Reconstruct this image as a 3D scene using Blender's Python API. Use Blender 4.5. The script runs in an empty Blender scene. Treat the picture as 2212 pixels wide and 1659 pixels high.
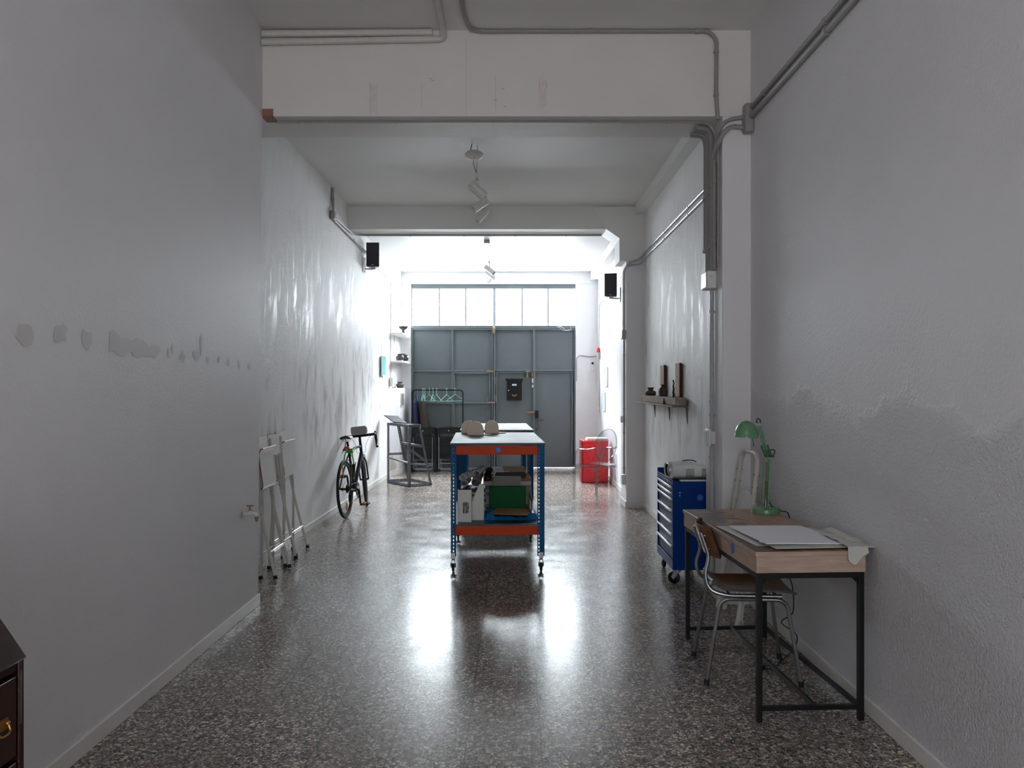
import bpy, math, random
from mathutils import Vector, Matrix, Euler

# ---------------------------------------------------------------- camera, daylight, exposure
SC = bpy.context.scene
COL = SC.collection
K, CX, CY, H = 1780.0, 1110.0, 832.0, 1.55      # focal length in px, vanishing point, eye height
cam = bpy.data.cameras.new('camera')
camo = bpy.data.objects.new('camera', cam)
COL.objects.link(camo)
camo.location = (0, 0, H)
camo.rotation_euler = (math.radians(90), 0, 0)
cam.sensor_width = 36
cam.lens = K / 2212 * 36
cam.shift_x = -(CX - 1106) / 2212
cam.shift_y = (CY - 829.5) / 2212
cam.clip_start = 0.05
SC.camera = camo

SKY = 26.0
world = bpy.data.worlds.new('sky')
SC.world = world
world.use_nodes = True
bg = world.node_tree.nodes['Background']
bg.inputs[0].default_value = (0.90, 0.96, 1.0, 1)
# overcast sky: brightest overhead, dimmer towards the facades across the street and the pavement
wt = world.node_tree
_tc = wt.nodes.new('ShaderNodeTexCoord'); _sp = wt.nodes.new('ShaderNodeSeparateXYZ'); _rp = wt.nodes.new('ShaderNodeValToRGB'); _ml = wt.nodes.new('ShaderNodeMath')
_mr = wt.nodes.new('ShaderNodeMapRange'); _mr.inputs['From Min'].default_value = -1.0
_e = _rp.color_ramp.elements
_e.new(0.5); _e.new(0.6); _e.new(0.7)
for _i, (_p, _v) in enumerate([(0.47, 0.085), (0.50, 0.06), (0.645, 0.068), (0.72, 0.28), (0.86, 0.55)]):
    _e[_i].position = _p; _e[_i].color = (_v, _v, _v, 1)
_ml.operation = 'MULTIPLY'; _ml.inputs[1].default_value = SKY * 4.0
wt.links.new(_tc.outputs['Generated'], _sp.inputs[0]); wt.links.new(_sp.outputs[2], _mr.inputs['Value'])
wt.links.new(_mr.outputs[0], _rp.inputs[0]); wt.links.new(_rp.outputs[0], _ml.inputs[0]); wt.links.new(_ml.outputs[0], bg.inputs[1])

def portal(name, loc, rot, sx, sy):
    l = bpy.data.lights.new(name, 'AREA')
    l.shape = 'RECTANGLE'; l.size = sx; l.size_y = sy
    l.cycles.is_portal = True
    o = bpy.data.objects.new(name, l)
    o.location = loc; o.rotation_euler = rot
    COL.objects.link(o)
    return o
portal('daylight_portal', (-0.38, 15.62, 3.05), (math.radians(-90), 0, 0), 3.06, 0.72)   # the row of panes over the gate
portal('added_window_portal', (-0.05, -3.70, 1.9), (math.radians(90), 0, 0), 3.0, 2.6)    # the unseen opening added behind the viewer to light the near bay

SC.view_settings.view_transform = 'Standard'
SC.view_settings.look = 'None'
SC.view_settings.gamma = 1
SC.view_settings.use_curve_mapping = False
SC.view_settings.exposure = 2.12
SC.cycles.use_denoising = True
SC.cycles.max_bounces = 12
SC.cycles.diffuse_bounces = 8
SC.cycles.glossy_bounces = 4
SC.cycles.transmission_bounces = 8
SC.cycles.transparent_max_bounces = 12
SC.cycles.caustics_reflective = False
SC.cycles.caustics_refractive = False
SC.cycles.sample_clamp_indirect = 8.0

def P(x, y, d):
    return Vector(((x - CX) * d / K, d, H - (y - CY) * d / K))
R = math.radians
PI = math.pi
rnd = random.Random(7)

# ---------------------------------------------------------------- mesh builder
def V(*a): return Vector(a)
def spline(pts, n=6):
    pts = [Vector(p) for p in pts]
    out = []
    for i in range(len(pts) - 1):
        p0 = pts[i - 1] if i else pts[0] * 2 - pts[1]
        p1, p2 = pts[i], pts[i + 1]
        p3 = pts[i + 2] if i + 2 < len(pts) else p2 * 2 - p1
        for k in range(n):
            t = k / n
            out.append(0.5 * ((2 * p1) + (p2 - p0) * t + (2 * p0 - 5 * p1 + 4 * p2 - p3) * t * t + (3 * p1 - p0 - 3 * p2 + p3) * t ** 3))
    out.append(pts[-1])
    return out
def fillet(pts, r, n=5):
    pts = [Vector(p) for p in pts]
    out = [pts[0]]
    for i in range(1, len(pts) - 1):
        a, b, c = pts[i - 1], pts[i], pts[i + 1]
        u, v = (a - b), (c - b)
        rr = min(r, u.length * 0.49, v.length * 0.49)
        u = b + u.normalized() * rr; v = b + v.normalized() * rr
        for k in range(n + 1):
            t = k / n
            out.append(u * (1 - t) ** 2 + b * 2 * t * (1 - t) + v * t * t)
    out.append(pts[-1])
    return out
def arc(cx, cy, r, a0, a1, n):
    return [(cx + r * math.cos(R(a0 + (a1 - a0) * i / n)), cy + r * math.sin(R(a0 + (a1 - a0) * i / n))) for i in range(n + 1)]

class MB:
    def __init__(s): s.v = []; s.f = []; s.m = []
    def add(s, vs, fs, mi=0):
        b = len(s.v)
        s.v += [tuple(v) for v in vs]
        s.f += [tuple(b + i for i in f) for f in fs]
        s.m += [mi] * len(fs)
        return s
    def box(s, x0, y0, z0, x1, y1, z1, mi=0, M=None):
        vs = [Vector(p) for p in ((x0, y0, z0), (x1, y0, z0), (x1, y1, z0), (x0, y1, z0), (x0, y0, z1), (x1, y0, z1), (x1, y1, z1), (x0, y1, z1))]
        if M: vs = [M @ v for v in vs]
        return s.add(vs, [(0, 3, 2, 1), (4, 5, 6, 7), (0, 1, 5, 4), (1, 2, 6, 5), (2, 3, 7, 6), (3, 0, 4, 7)], mi)
    def hexa(s, bottom, top, mi=0):
        return s.add(list(bottom) + list(top), [(0, 3, 2, 1), (4, 5, 6, 7), (0, 1, 5, 4), (1, 2, 6, 5), (2, 3, 7, 6), (3, 0, 4, 7)], mi)
    def bar(s, p0, p1, w, h, up=(0, 0, 1), mi=0):
        p0, p1 = Vector(p0), Vector(p1)
        d = (p1 - p0).normalized(); u = Vector(up)
        if abs(d.dot(u)) > 0.98: u = Vector((0, 1, 0))
        x = d.cross(u).normalized() * w / 2; z = x.cross(d).normalized() * h / 2
        return s.hexa([p0 - x - z, p0 + x - z, p0 + x + z, p0 - x + z], [p1 - x - z, p1 + x - z, p1 + x + z, p1 - x + z], mi)
    def tube(s, pts, r, seg=8, closed=False, mi=0, cap=True):
        pts = [Vector(p) for p in pts]; n = len(pts)
        rs = r if isinstance(r, (list, tuple)) else [r] * n
        tang = []
        for i in range(n):
            a = pts[i - 1] if (i or closed) else pts[i]
            b = pts[(i + 1) % n] if (i < n - 1 or closed) else pts[i]
            t = b - a
            tang.append(t.normalized() if t.length > 1e-9 else Vector((0, 0, 1)))
        t0 = tang[0]
        u = t0.orthogonal().normalized()
        base = len(s.v); vs = []
        for i in range(n):
            t = tang[i]
            u = (u - t * u.dot(t))
            u = u.normalized() if u.length > 1e-6 else t.orthogonal().normalized()
            w = t.cross(u)
            for k in range(seg):
                a = 2 * PI * k / seg
                vs.append(pts[i] + (u * math.cos(a) + w * math.sin(a)) * rs[i])
        fs = []
        for i in range(n if closed else n - 1):
            j = (i + 1) % n
            for k in range(seg):
                l = (k + 1) % seg
                fs.append((i * seg + k, i * seg + l, j * seg + l, j * seg + k))
        if cap and not closed:
            fs.append(tuple(range(seg))[::-1]); fs.append(tuple((n - 1) * seg + k for k in range(seg)))
        return s.add(vs, fs, mi)
    def cyl(s, p0, p1, r0, r1=None, seg=14, mi=0):
        return s.tube([p0, p1], [r0, r0 if r1 is None else r1], seg, mi=mi)
    def lathe(s, prof, c=(0, 0, 0), seg=24, mi=0, M=None, cap=False):
        vs = []; n = len(prof)
        for r, z in prof:
            for k in range(seg):
                a = 2 * PI * k / seg
                v = Vector((r * math.cos(a), r * math.sin(a), z))
                if M: v = M @ v
                vs.append(v + Vector(c))
        fs = [(i * seg + k, i * seg + (k + 1) % seg, (i + 1) * seg + (k + 1) % seg, (i + 1) * seg + k) for i in range(n - 1) for k in range(seg)]
        if cap:
            fs.append(tuple(range(seg))[::-1]); fs.append(tuple((n - 1) * seg + k for k in range(seg)))
        return s.add(vs, fs, mi)
    def prism(s, poly, ax, a, b, mi=0, side=None, M=None):
        """poly in the two other axes (x: yz, y: xz, z: xy), extruded from a to b"""
        def mk(p, t):
            v = Vector({'x': (t, p[0], p[1]), 'y': (p[0], t, p[1]), 'z': (p[0], p[1], t)}[ax])
            return M @ v if M else v
        n = len(poly)
        vs = [mk(p, a) for p in poly] + [mk(p, b) for p in poly]
        s.add(vs, [tuple(range(n))[::-1], tuple(range(n, 2 * n))], mi)
        base = len(s.v) - 2 * n
        fs = [(base + i, base + (i + 1) % n, base + n + (i + 1) % n, base + n + i) for i in range(n)]
        s.f += fs; s.m += [mi if side is None else side] * n
        return s
    def ell(s, c, rx, ry, rz, seg=16, rings=10, mi=0, M=None):
        prof = [(max(1e-4, math.sin(PI * i / rings)), -math.cos(PI * i / rings)) for i in range(rings + 1)]
        S = Matrix.Diagonal((rx, ry, rz, 1))
        return s.lathe(prof, c, seg, mi, (M @ S) if M else S, cap=True)
    def sheet(s, grid, th, mi=0, edge=None):
        """grid[i][j] points; thickened along +z-ish normal by th"""
        n, m = len(grid), len(grid[0])
        g = [[Vector(p) for p in row] for row in grid]
        nor = []
        for i in range(n):
            row = []
            for j in range(m):
                du = g[min(i + 1, n - 1)][j] - g[max(i - 1, 0)][j]
                dv = g[i][min(j + 1, m - 1)] - g[i][max(j - 1, 0)]
                nn = du.cross(dv)
                row.append(nn.normalized() if nn.length > 1e-9 else Vector((0, 0, 1)))
            nor.append(row)
        vs = [g[i][j] for i in range(n) for j in range(m)] + [g[i][j] + nor[i][j] * th for i in range(n) for j in range(m)]
        o = n * m; fs = []
        for i in range(n - 1):
            for j in range(m - 1):
                a, b, c, d = i * m + j, (i + 1) * m + j, (i + 1) * m + j + 1, i * m + j + 1
                fs.append((a, d, c, b)); fs.append((o + a, o + b, o + c, o + d))
        s.add(vs, fs, mi)
        base = len(s.v) - 2 * o
        es = []
        ring = [j for j in range(m)] + [i * m + m - 1 for i in range(1, n)] + [(n - 1) * m + j for j in range(m - 2, -1, -1)] + [i * m for i in range(n - 2, 0, -1)]
        for k in range(len(ring)):
            a, b = ring[k], ring[(k + 1) % len(ring)]
            es.append((base + a, base + o + a, base + o + b, base + b))
        s.f += es; s.m += [mi if edge is None else edge] * len(es)
        return s
    def build(s, name, mats, parent=None, smooth=35, bevel=0.0, seg=2, loc=None):
        me = bpy.data.meshes.new(name)
        me.from_pydata(s.v, [], s.f)
        for m in (mats if isinstance(mats, (list, tuple)) else [mats]): me.materials.append(m)
        me.polygons.foreach_set('material_index', s.m)
        if smooth:
            me.polygons.foreach_set('use_smooth', [True] * len(me.polygons))
        me.validate(); me.update()
        import bmesh
        bm = bmesh.new(); bm.from_mesh(me)
        bmesh.ops.recalc_face_normals(bm, faces=bm.faces)
        bm.to_mesh(me); bm.free()
        if smooth: me.set_sharp_from_angle(angle=R(smooth))
        o = bpy.data.objects.new(name, me)
        COL.objects.link(o)
        if parent: o.parent = parent
        if loc is not None: o.location = loc
        if bevel:
            b = o.modifiers.new('bevel', 'BEVEL'); b.width = bevel; b.segments = seg
            b.limit_method = 'ANGLE'; b.angle_limit = R(40)
        return o

def thing(name, label, cat, loc=(0, 0, 0), rot=0, group=None):
    o = bpy.data.objects.new(name, None)
    o.empty_display_size = 0.1
    COL.objects.link(o)
    o.location = loc
    o.rotation_euler = rot if isinstance(rot, (tuple, list)) else (0, 0, rot)
    return tag(o, label, cat, group)
def tag(o, label, cat, group=None):
    o['label'] = label; o['category'] = cat
    if group: o['group'] = group
    return o
def struct(o, label=None):
    o['kind'] = 'structure'
    if label: o['label'] = label
    return o
def part(o, label): o['label'] = label; return o
def copy_tree(o, parent=None):
    kids = [c for c in o.children]
    c = o.copy(); COL.objects.link(c)
    c.parent = parent
    for k in kids: copy_tree(k, c)
    return c

# ---------------------------------------------------------------- materials
def lin(c):
    return tuple(((v / 255) / 12.92 if v / 255 <= 0.04045 else ((v / 255 + 0.055) / 1.055) ** 2.4) for v in c) + (1,)
class N:
    """tiny node helper"""
    def __init__(s, name):
        s.m = bpy.data.materials.new(name); s.m.use_nodes = True
        s.t = s.m.node_tree
        s.b = s.t.nodes['Principled BSDF']; s.out = s.t.nodes['Material Output']
    def n(s, t, **kw):
        nd = s.t.nodes.new(t)
        for k, v in kw.items(): setattr(nd, k, v)
        return nd
    def l(s, a, b): s.t.links.new(a, b)
    def co(s, scale=(1, 1, 1), loc=(0, 0, 0), rot=(0, 0, 0)):
        tc = s.n('ShaderNodeTexCoord'); mp = s.n('ShaderNodeMapping')
        mp.inputs['Scale'].default_value = scale; mp.inputs['Location'].default_value = loc; mp.inputs['Rotation'].default_value = rot
        s.l(tc.outputs['Object'], mp.inputs[0])
        return mp.outputs[0]
    def noise(s, vec, scale, detail=4, rough=0.55, dist=0.0):
        nd = s.n('ShaderNodeTexNoise')
        nd.inputs['Scale'].default_value = scale; nd.inputs['Detail'].default_value = detail
        nd.inputs['Roughness'].default_value = rough; nd.inputs['Distortion'].default_value = dist
        s.l(vec, nd.inputs['Vector'])
        return nd.outputs['Fac']
    def ramp(s, fac, stops, interp='LINEAR'):
        nd = s.n('ShaderNodeValToRGB'); nd.color_ramp.interpolation = interp
        e = nd.color_ramp.elements
        while len(e) < len(stops): e.new(0.5)
        for i, (p, c) in enumerate(stops):
            e[i].position = p
            e[i].color = c if isinstance(c, tuple) else (c, c, c, 1)
        s.l(fac, nd.inputs[0])
        return nd.outputs[0]
    def math(s, op, a, b=None, clamp=False):
        nd = s.n('ShaderNodeMath', operation=op); nd.use_clamp = clamp
        for i, v in enumerate((a, b)):
            if v is None: continue
            if isinstance(v, (int, float)): nd.inputs[i].default_value = v
            else: s.l(v, nd.inputs[i])
        return nd.outputs[0]
    def mix(s, fac, a, b, mode='MIX'):
        nd = s.n('ShaderNodeMix', data_type='RGBA', blend_type=mode)
        for i, v in ((0, fac), (6, a), (7, b)):
            if isinstance(v, (int, float)): nd.inputs[i].default_value = v
            elif isinstance(v, tuple): nd.inputs[i].default_value = v
            else: s.l(v, nd.inputs[i])
        return nd.outputs[2]
    def col(s, c):
        if isinstance(c, tuple): s.b.inputs['Base Color'].default_value = c
        else: s.l(c, s.b.inputs['Base Color'])
    def rough(s, r):
        if isinstance(r, (int, float)): s.b.inputs['Roughness'].default_value = r
        else: s.l(r, s.b.inputs['Roughness'])
    def bump(s, h, strength, dist=0.01):
        nd = s.n('ShaderNodeBump'); nd.inputs['Distance'].default_value = dist
        if isinstance(strength, (int, float)): nd.inputs['Strength'].default_value = strength
        else: s.l(strength, nd.inputs['Strength'])
        s.l(h, nd.inputs['Height']); s.l(nd.outputs[0], s.b.inputs['Normal'])

MATS = {}
def mat(name, rgb, rough=0.5, metal=0.0, var=0.08, vscale=30.0, bump=0.0, coat=0.0, spec=None, stretch=(1, 1, 1)):
    """plain coloured surface with a faint procedural mottling"""
    if name in MATS: return MATS[name]
    q = N(name)
    c = lin(rgb)
    v = q.co(stretch)
    f = q.noise(v, vscale, 4)
    q.col(q.ramp(f, [(0.3, tuple(max(0, x * (1 - var)) for x in c[:3]) + (1,)), (0.7, tuple(min(1, x * (1 + var)) for x in c[:3]) + (1,))]))
    q.b.inputs['Metallic'].default_value = metal
    q.rough(q.ramp(f, [(0.3, max(0.02, rough - 0.05)), (0.7, min(1, rough + 0.05))]))
    if coat: q.b.inputs['Coat Weight'].default_value = coat
    if spec is not None: q.b.inputs['Specular IOR Level'].default_value = spec
    if bump: q.bump(q.noise(v, vscale * 4, 3), bump, 0.003)
    MATS[name] = q.m
    return q.m

def wood(name, c1, c2, axis='x', scale=6.0, rough=0.5):
    q = N(name)
    st = {'x': (0.12, 1, 1), 'y': (1, 0.12, 1), 'z': (1, 1, 0.12)}[axis]
    v = q.co(tuple(s * scale for s in st))
    w = q.noise(v, 5.0, 8, 0.65, 1.2)
    g = q.noise(q.co(tuple(s * scale * 6 for s in st)), 6.0, 3)
    c = q.ramp(w, [(0.3, lin(c1)), (0.55, lin(tuple((a + b) // 2 for a, b in zip(c1, c2)))), (0.72, lin(c2))])
    c = q.mix(q.ramp(g, [(0.4, 0.0), (0.75, 0.35)]), c, lin(c1))
    q.col(c); q.rough(rough)
    q.bump(g, 0.15, 0.002)
    return q.m
def plaster(name, rgb, grain=0.25, gscale=90, streak=0.0, patch=0.0, rough=0.55, rough_low=False):
    q = N(name)
    c = lin(rgb)
    v = q.co()
    big = q.noise(v, 1.3, 5, 0.6)
    col = q.ramp(big, [(0.25, tuple(x * 0.93 for x in c[:3]) + (1,)), (0.75, c)])
    rr = None
    h = q.noise(v, gscale, 4, 0.6)
    strength = grain
    if patch:
        tc = q.n('ShaderNodeTexCoord'); sp = q.n('ShaderNodeSeparateXYZ'); q.l(tc.outputs['Object'], sp.inputs[0])
        z = sp.outputs[2]
        # filler smears and peeled paint: vertical drags, strongest between knee and well above head height
        vs = q.n('ShaderNodeMapping'); vs.inputs['Scale'].default_value = (2.2, 2.2, 0.75); q.l(tc.outputs['Object'], vs.inputs[0])
        drag = q.noise(vs.outputs[0], 2.4, 9, 0.66, 0.5)
        band = q.math('MULTIPLY', q.ramp(q.math('MULTIPLY', z, 0.25), [(0.12, 0.0), (0.30, 0.75), (0.55, 1.0), (0.72, 0.75), (0.84, 0.1)]), patch)
        blot = q.noise(v, 0.9, 3, 0.5)
        band = q.math('MULTIPLY', band, q.ramp(blot, [(0.36, 0.2), (0.56, 1.0)]))
        mk = q.math('MULTIPLY', q.ramp(drag, [(0.50, 0.0), (0.60, 1.0)]), band)
        mk2 = q.math('MULTIPLY', q.ramp(drag, [(0.36, 1.0), (0.44, 0.0)]), band)
        col = q.mix(mk, col, lin((150, 147, 144)))
        col = q.mix(mk2, col, lin((244, 242, 238)))
        rr = q.mix(mk, (rough,) * 3 + (1,), (0.40,) * 3 + (1,))
        fine = q.noise(vs.outputs[0], 9, 5, 0.6)
        h = q.mix(0.6, h, q.mix(band, h, q.mix(0.5, drag, fine)))
    if rough_low:
        tc = q.n('ShaderNodeTexCoord'); sp = q.n('ShaderNodeSeparateXYZ'); q.l(tc.outputs['Object'], sp.inputs[0])
        edge = q.noise(v, 2.2, 5, 0.65)
        zz = q.math('ADD', sp.outputs[2], q.math('MULTIPLY', q.math('SUBTRACT', edge, 0.5), 0.55))
        low = q.ramp(q.math('MULTIPLY', zz, 0.25), [(0.355, 1.0), (0.372, 0.0)])
        coarse = q.noise(v, 75, 4, 0.6, 0.4)
        stepped = q.math('ADD', q.math('MULTIPLY', coarse, low), q.math('MULTIPLY', low, 0.22))
        h = q.math('ADD', stepped, q.math('MULTIPLY', h, 0.2))
        strength = grain
    q.col(col)
    q.rough(rough if rr is None else rr)
    q.bump(h, strength, 0.015 if rough_low else 0.006)
    return q.m

M_WALL = plaster('plaster_smooth', (226, 224, 226), 0.18, 60)
M_WALLR = plaster('plaster_stucco', (225, 223, 226), 1.0, 60, rough_low=True)
M_WALLP = plaster('plaster_patched', (228, 227, 227), 0.5, 40, patch=0.9, rough=0.62)
M_WALLQ = plaster('plaster_patched_light', (232, 231, 231), 0.4, 40, patch=0.65, rough=0.62)
M_CEIL = plaster('ceiling_paint', (226, 225, 223), 0.12, 40)
M_BEAM = plaster('beam_paint', (224, 220, 216), 0.2, 35)
M_PATCH = mat('filler_patch', (208, 205, 205), 0.6, var=0.05, vscale=8)
M_RAW = mat('bare_render', (182, 172, 160), 0.8, var=0.15, vscale=25)
M_BASE = mat('baseboard_paint', (222, 219, 215), 0.35, var=0.04, vscale=6)
M_SCRAPE = mat('scraped_paint', (217, 207, 201), 0.7, var=0.08)
M_CRACK = mat('hairline_crack', (194, 188, 183), 0.8)
M_BRICK = mat('bare_brick', (150, 105, 88), 0.8, var=0.2)

def floor_mat():
    q = N('terrazzo_tiles')
    v = q.co()
    T = 0.3226
    tc = q.n('ShaderNodeTexCoord'); sp = q.n('ShaderNodeSeparateXYZ'); q.l(tc.outputs['Object'], sp.inputs[0])
    def cell(o, off):
        a = q.math('DIVIDE', q.math('SUBTRACT', o, off), T)
        f = q.math('FRACT', a); fl = q.math('FLOOR', a)
        e = q.math('MINIMUM', f, q.math('SUBTRACT', 1.0, f))
        return e, fl
    ex, ix = cell(sp.outputs[0], -1.495 + T * 20 - T * 40)
    ey, iy = cell(sp.outputs[1], 5.187 - T * 40)
    e = q.math('MINIMUM', ex, ey)
    joint = q.ramp(e, [(0.0, 1.0), (0.006, 0.9), (0.013, 0.0)])
    cmb = q.n('ShaderNodeCombineXYZ'); q.l(ix, cmb.inputs[0]); q.l(iy, cmb.inputs[1])
    wn = q.n('ShaderNodeTexWhiteNoise', noise_dimensions='3D'); q.l(cmb.outputs[0], wn.inputs[0])
    tile = wn.outputs['Value']
    # each tile its own bed of chips
    off = q.n('ShaderNodeVectorMath', operation='MULTIPLY_ADD'); q.l(wn.outputs['Color'], off.inputs[0])
    off.inputs[1].default_value = (7, 7, 7); q.l(tc.outputs['Object'], off.inputs[2])
    dn = q.n('ShaderNodeTexNoise'); dn.inputs['Scale'].default_value = 60; q.l(off.outputs[0], dn.inputs['Vector'])
    wob = q.n('ShaderNodeVectorMath', operation='MULTIPLY_ADD'); q.l(dn.outputs['Color'], wob.inputs[0])
    wob.inputs[1].default_value = (0.012, 0.012, 0.0); q.l(off.outputs[0], wob.inputs[2])
    def chips(scale, thr):
        a = q.n('ShaderNodeTexVoronoi', feature='F1'); a.inputs['Scale'].default_value = scale; q.l(wob.outputs[0], a.inputs['Vector'])
        b = q.n('ShaderNodeTexVoronoi', feature='DISTANCE_TO_EDGE'); b.inputs['Scale'].default_value = scale; q.l(wob.outputs[0], b.inputs['Vector'])
        sc = q.n('ShaderNodeSeparateColor'); q.l(a.outputs['Color'], sc.inputs[0])
        mask = q.ramp(b.outputs['Distance'], [(thr, 0.0), (thr + 0.05, 1.0)])
        return sc.outputs[0], sc.outputs[1], mask
    r1, g1, m1 = chips(64, 0.09)
    r2, g2, m2 = chips(150, 0.06)
    pal = q.ramp(r1, [(0.0, lin((44, 43, 44))), (0.22, lin((66, 64, 63))), (0.32, lin((188, 184, 176))), (0.58, lin((210, 206, 198))),
                      (0.60, lin((146, 130, 114))), (0.78, lin((166, 152, 138))), (0.80, lin((132, 96, 80))), (0.86, lin((112, 106, 102)))], 'CONSTANT')
    pal2 = q.ramp(r2, [(0.0, lin((52, 50, 50))), (0.4, lin((120, 114, 108))), (0.7, lin((180, 175, 168)))], 'CONSTANT')
    matrix = q.mix(m2, lin((104, 99, 95)), pal2)
    big = q.math('MULTIPLY', m1, q.ramp(g1, [(0.0, 1.0), (0.80, 1.0), (0.82, 0.0)], 'CONSTANT'))
    c = q.mix(big, matrix, pal)
    c = q.mix(q.math('MULTIPLY', tile, 0.30), c, lin((92, 86, 82)))
    stain = q.noise(v, 1.1, 5, 0.6)
    c = q.mix(q.ramp(stain, [(0.55, 0.0), (0.75, 0.45)]), c, lin((96, 78, 68)))
    c = q.mix(q.math('MULTIPLY', joint, 0.7), c, lin((62, 54, 49)))
    c = q.mix(1.0, c, (1.25, 1.20, 1.17, 1), 'MULTIPLY')
    q.col(c)
    wear = q.noise(v, 3.2, 6, 0.65)
    r = q.ramp(wear, [(0.3, 0.15), (0.7, 0.28)])
    r = q.mix(q.math('MULTIPLY', tile, 0.5), r, (0.2, 0.2, 0.2, 1))
    q.rough(r)
    q.b.inputs['Specular IOR Level'].default_value = 0.38
    q.bump(q.noise(v, 5, 4), 0.10, 0.001)
    return q.m
M_FLOOR = floor_mat()
M_GATE = mat('gate_paint', (96, 104, 107), 0.42, var=0.05, vscale=3)
M_GATEF = mat('gate_frame_paint', (100, 109, 112), 0.4, var=0.05, vscale=5)
M_WFRAME = mat('window_frame_paint', (150, 158, 168), 0.45, var=0.05)
M_CONDUIT = mat('grey_conduit', (150, 147, 145), 0.45, var=0.06)
M_CONDUITB = mat('bright_conduit', (172, 172, 176), 0.3, var=0.06)
M_PIPEW = mat('painted_pipe', (206, 200, 194), 0.5, var=0.05)
M_WPLAST = mat('white_plastic', (215, 215, 214), 0.35, var=0.03)
M_WHITE = mat('white_lacquer', (222, 221, 217), 0.35, var=0.03)
M_BLACK = mat('black_plastic', (14, 14, 16), 0.5, var=0.15, spec=0.35)
M_BLKMET = mat('black_metal', (9, 9, 10), 0.45, var=0.2, spec=0.35)
M_RUBBER = mat('black_rubber', (26, 26, 27), 0.75, var=0.2)
M_CHROME = mat('chrome', (190, 190, 192), 0.16, 1.0, var=0.03)
M_STEEL = mat('steel', (150, 151, 154), 0.34, 1.0, var=0.08)
M_ZINC = mat('slotted_grey_steel', (84, 86, 94), 0.5, 0.3, var=0.08)
M_BRASS = mat('brass', (170, 125, 60), 0.35, 0.85, var=0.15)
M_RUST = mat('rusty_brass', (148, 122, 92), 0.6, 0.2, var=0.25, vscale=60)
M_BLUE = mat('blue_paint', (0, 88, 140), 0.5, var=0.06, spec=0.2)
M_ORANGE = mat('orange_paint', (204, 66, 12), 0.5, var=0.06, spec=0.25)
M_TOP = mat('grey_laminate', (84, 96, 104), 0.5, var=0.05, vscale=5, spec=0.25)
M_TOPEDGE = mat('laminate_edge', (136, 130, 126), 0.6)
M_GREEN = mat('green_card', (0, 92, 44), 0.55, var=0.05, spec=0.2)
M_CARD = mat('cardboard', (158, 122, 88), 0.8, var=0.08)
M_PAPER = mat('white_paper', (228, 228, 236), 0.75, var=0.02, vscale=10)
M_PAPERO = mat('off_white_paper', (204, 202, 196), 0.8, var=0.05, vscale=12)
M_GREYC = mat('grey_card', (150, 146, 144), 0.75, var=0.06)
M_REDC = mat('red_card', (150, 28, 36), 0.6)
M_RED = mat('red_lacquer', (212, 6, 30), 0.25, var=0.03)
M_CYANP = mat('blue_plastic_bag', (0, 116, 176), 0.35, var=0.12)
M_PLY = wood('pale_plywood', (232, 212, 192), (244, 228, 210), 'x', 8, 0.55)
M_DARKB = mat('dark_binder', (30, 28, 30), 0.8, spec=0.15)
M_STICK = mat('blue_sticker', (12, 84, 168), 0.4, var=0.02)
M_STICKL = mat('sticker_print', (84, 158, 210), 0.4, var=0.02)
M_CHEST = mat('tool_chest_blue', (0, 54, 130), 0.45, var=0.02, spec=0.15)
M_CHESTD = mat('tool_drawer_slate', (40, 52, 90), 0.5, var=0.03, spec=0.3)
M_ALU = mat('brushed_aluminium', (206, 206, 212), 0.3, 0.8, var=0.05)
M_OAK = wood('oak_laminate', (168, 142, 126), (208, 184, 166), 'y', 5, 0.5)
M_OAKX = wood('oak_laminate_end', (168, 142, 126), (208, 184, 166), 'x', 5, 0.5)
M_TEAK = wood('plywood_varnished', (96, 64, 38), (134, 92, 56), 'y', 5, 0.35)
M_DARKEDGE = mat('dark_ply_edge', (38, 28, 24), 0.5)
M_LGREEN = mat('lamp_green', (100, 146, 110), 0.25, var=0.05)
M_DGREEN = mat('lamp_green_dark', (44, 84, 58), 0.4, var=0.08)
M_BULB = mat('lamp_inner_white', (214, 212, 206), 0.4)
M_SPRING = mat('lamp_spring', (148, 96, 62), 0.4, 0.5)
M_OLDW = mat('worn_white_paint', (206, 203, 196), 0.45, var=0.08, vscale=18)
M_CLAY = mat('dark_clay', (66, 50, 44), 0.6, var=0.2, vscale=18)
M_CLAYG = mat('grey_clay', (78, 76, 72), 0.7, var=0.2, vscale=25)
M_BEAMW = wood('weathered_wood', (120, 104, 94), (178, 160, 146), 'y', 3, 0.8)
M_BLOCKW = wood('old_timber', (150, 114, 84), (206, 168, 134), 'z', 3, 0.75)
M_BLOCKD = mat('old_timber_side', (70, 48, 38), 0.8, var=0.2, vscale=15)
M_MAHOG = wood('dark_mahogany', (34, 15, 10), (62, 28, 20), 'y', 4, 0.22)
M_DENIM = mat('blue_cloth', (40, 45, 74), 0.85, var=0.18, vscale=14)
M_COAT = mat('dark_brown_cloth', (58, 52, 46), 0.9, var=0.15, vscale=14)
M_MINT = mat('mint_plastic', (165, 222, 208), 0.4, var=0.05)
M_SKYB = mat('light_blue_plastic', (60, 140, 186), 0.4, var=0.05)
M_FRAME_BK = mat('bike_frame_black', (9, 10, 14), 0.35, spec=0.4)
M_LIME = mat('lime_green_cable', (60, 178, 52), 0.4)
M_GREYBAG = mat('grey_bag', (150, 142, 144), 0.55, var=0.06)
M_REFL = mat('orange_reflector', (226, 96, 24), 0.3)
M_REDL = mat('red_plastic', (190, 18, 30), 0.3)
M_SPK = mat('speaker_grille', (30, 27, 32), 0.7, var=0.2, vscale=300)
M_SEATEDGE = mat('red_brown_edge', (140, 72, 56), 0.5, var=0.1)
M_SPOT = mat('spot_white', (214, 214, 210), 0.4, var=0.03)
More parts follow.
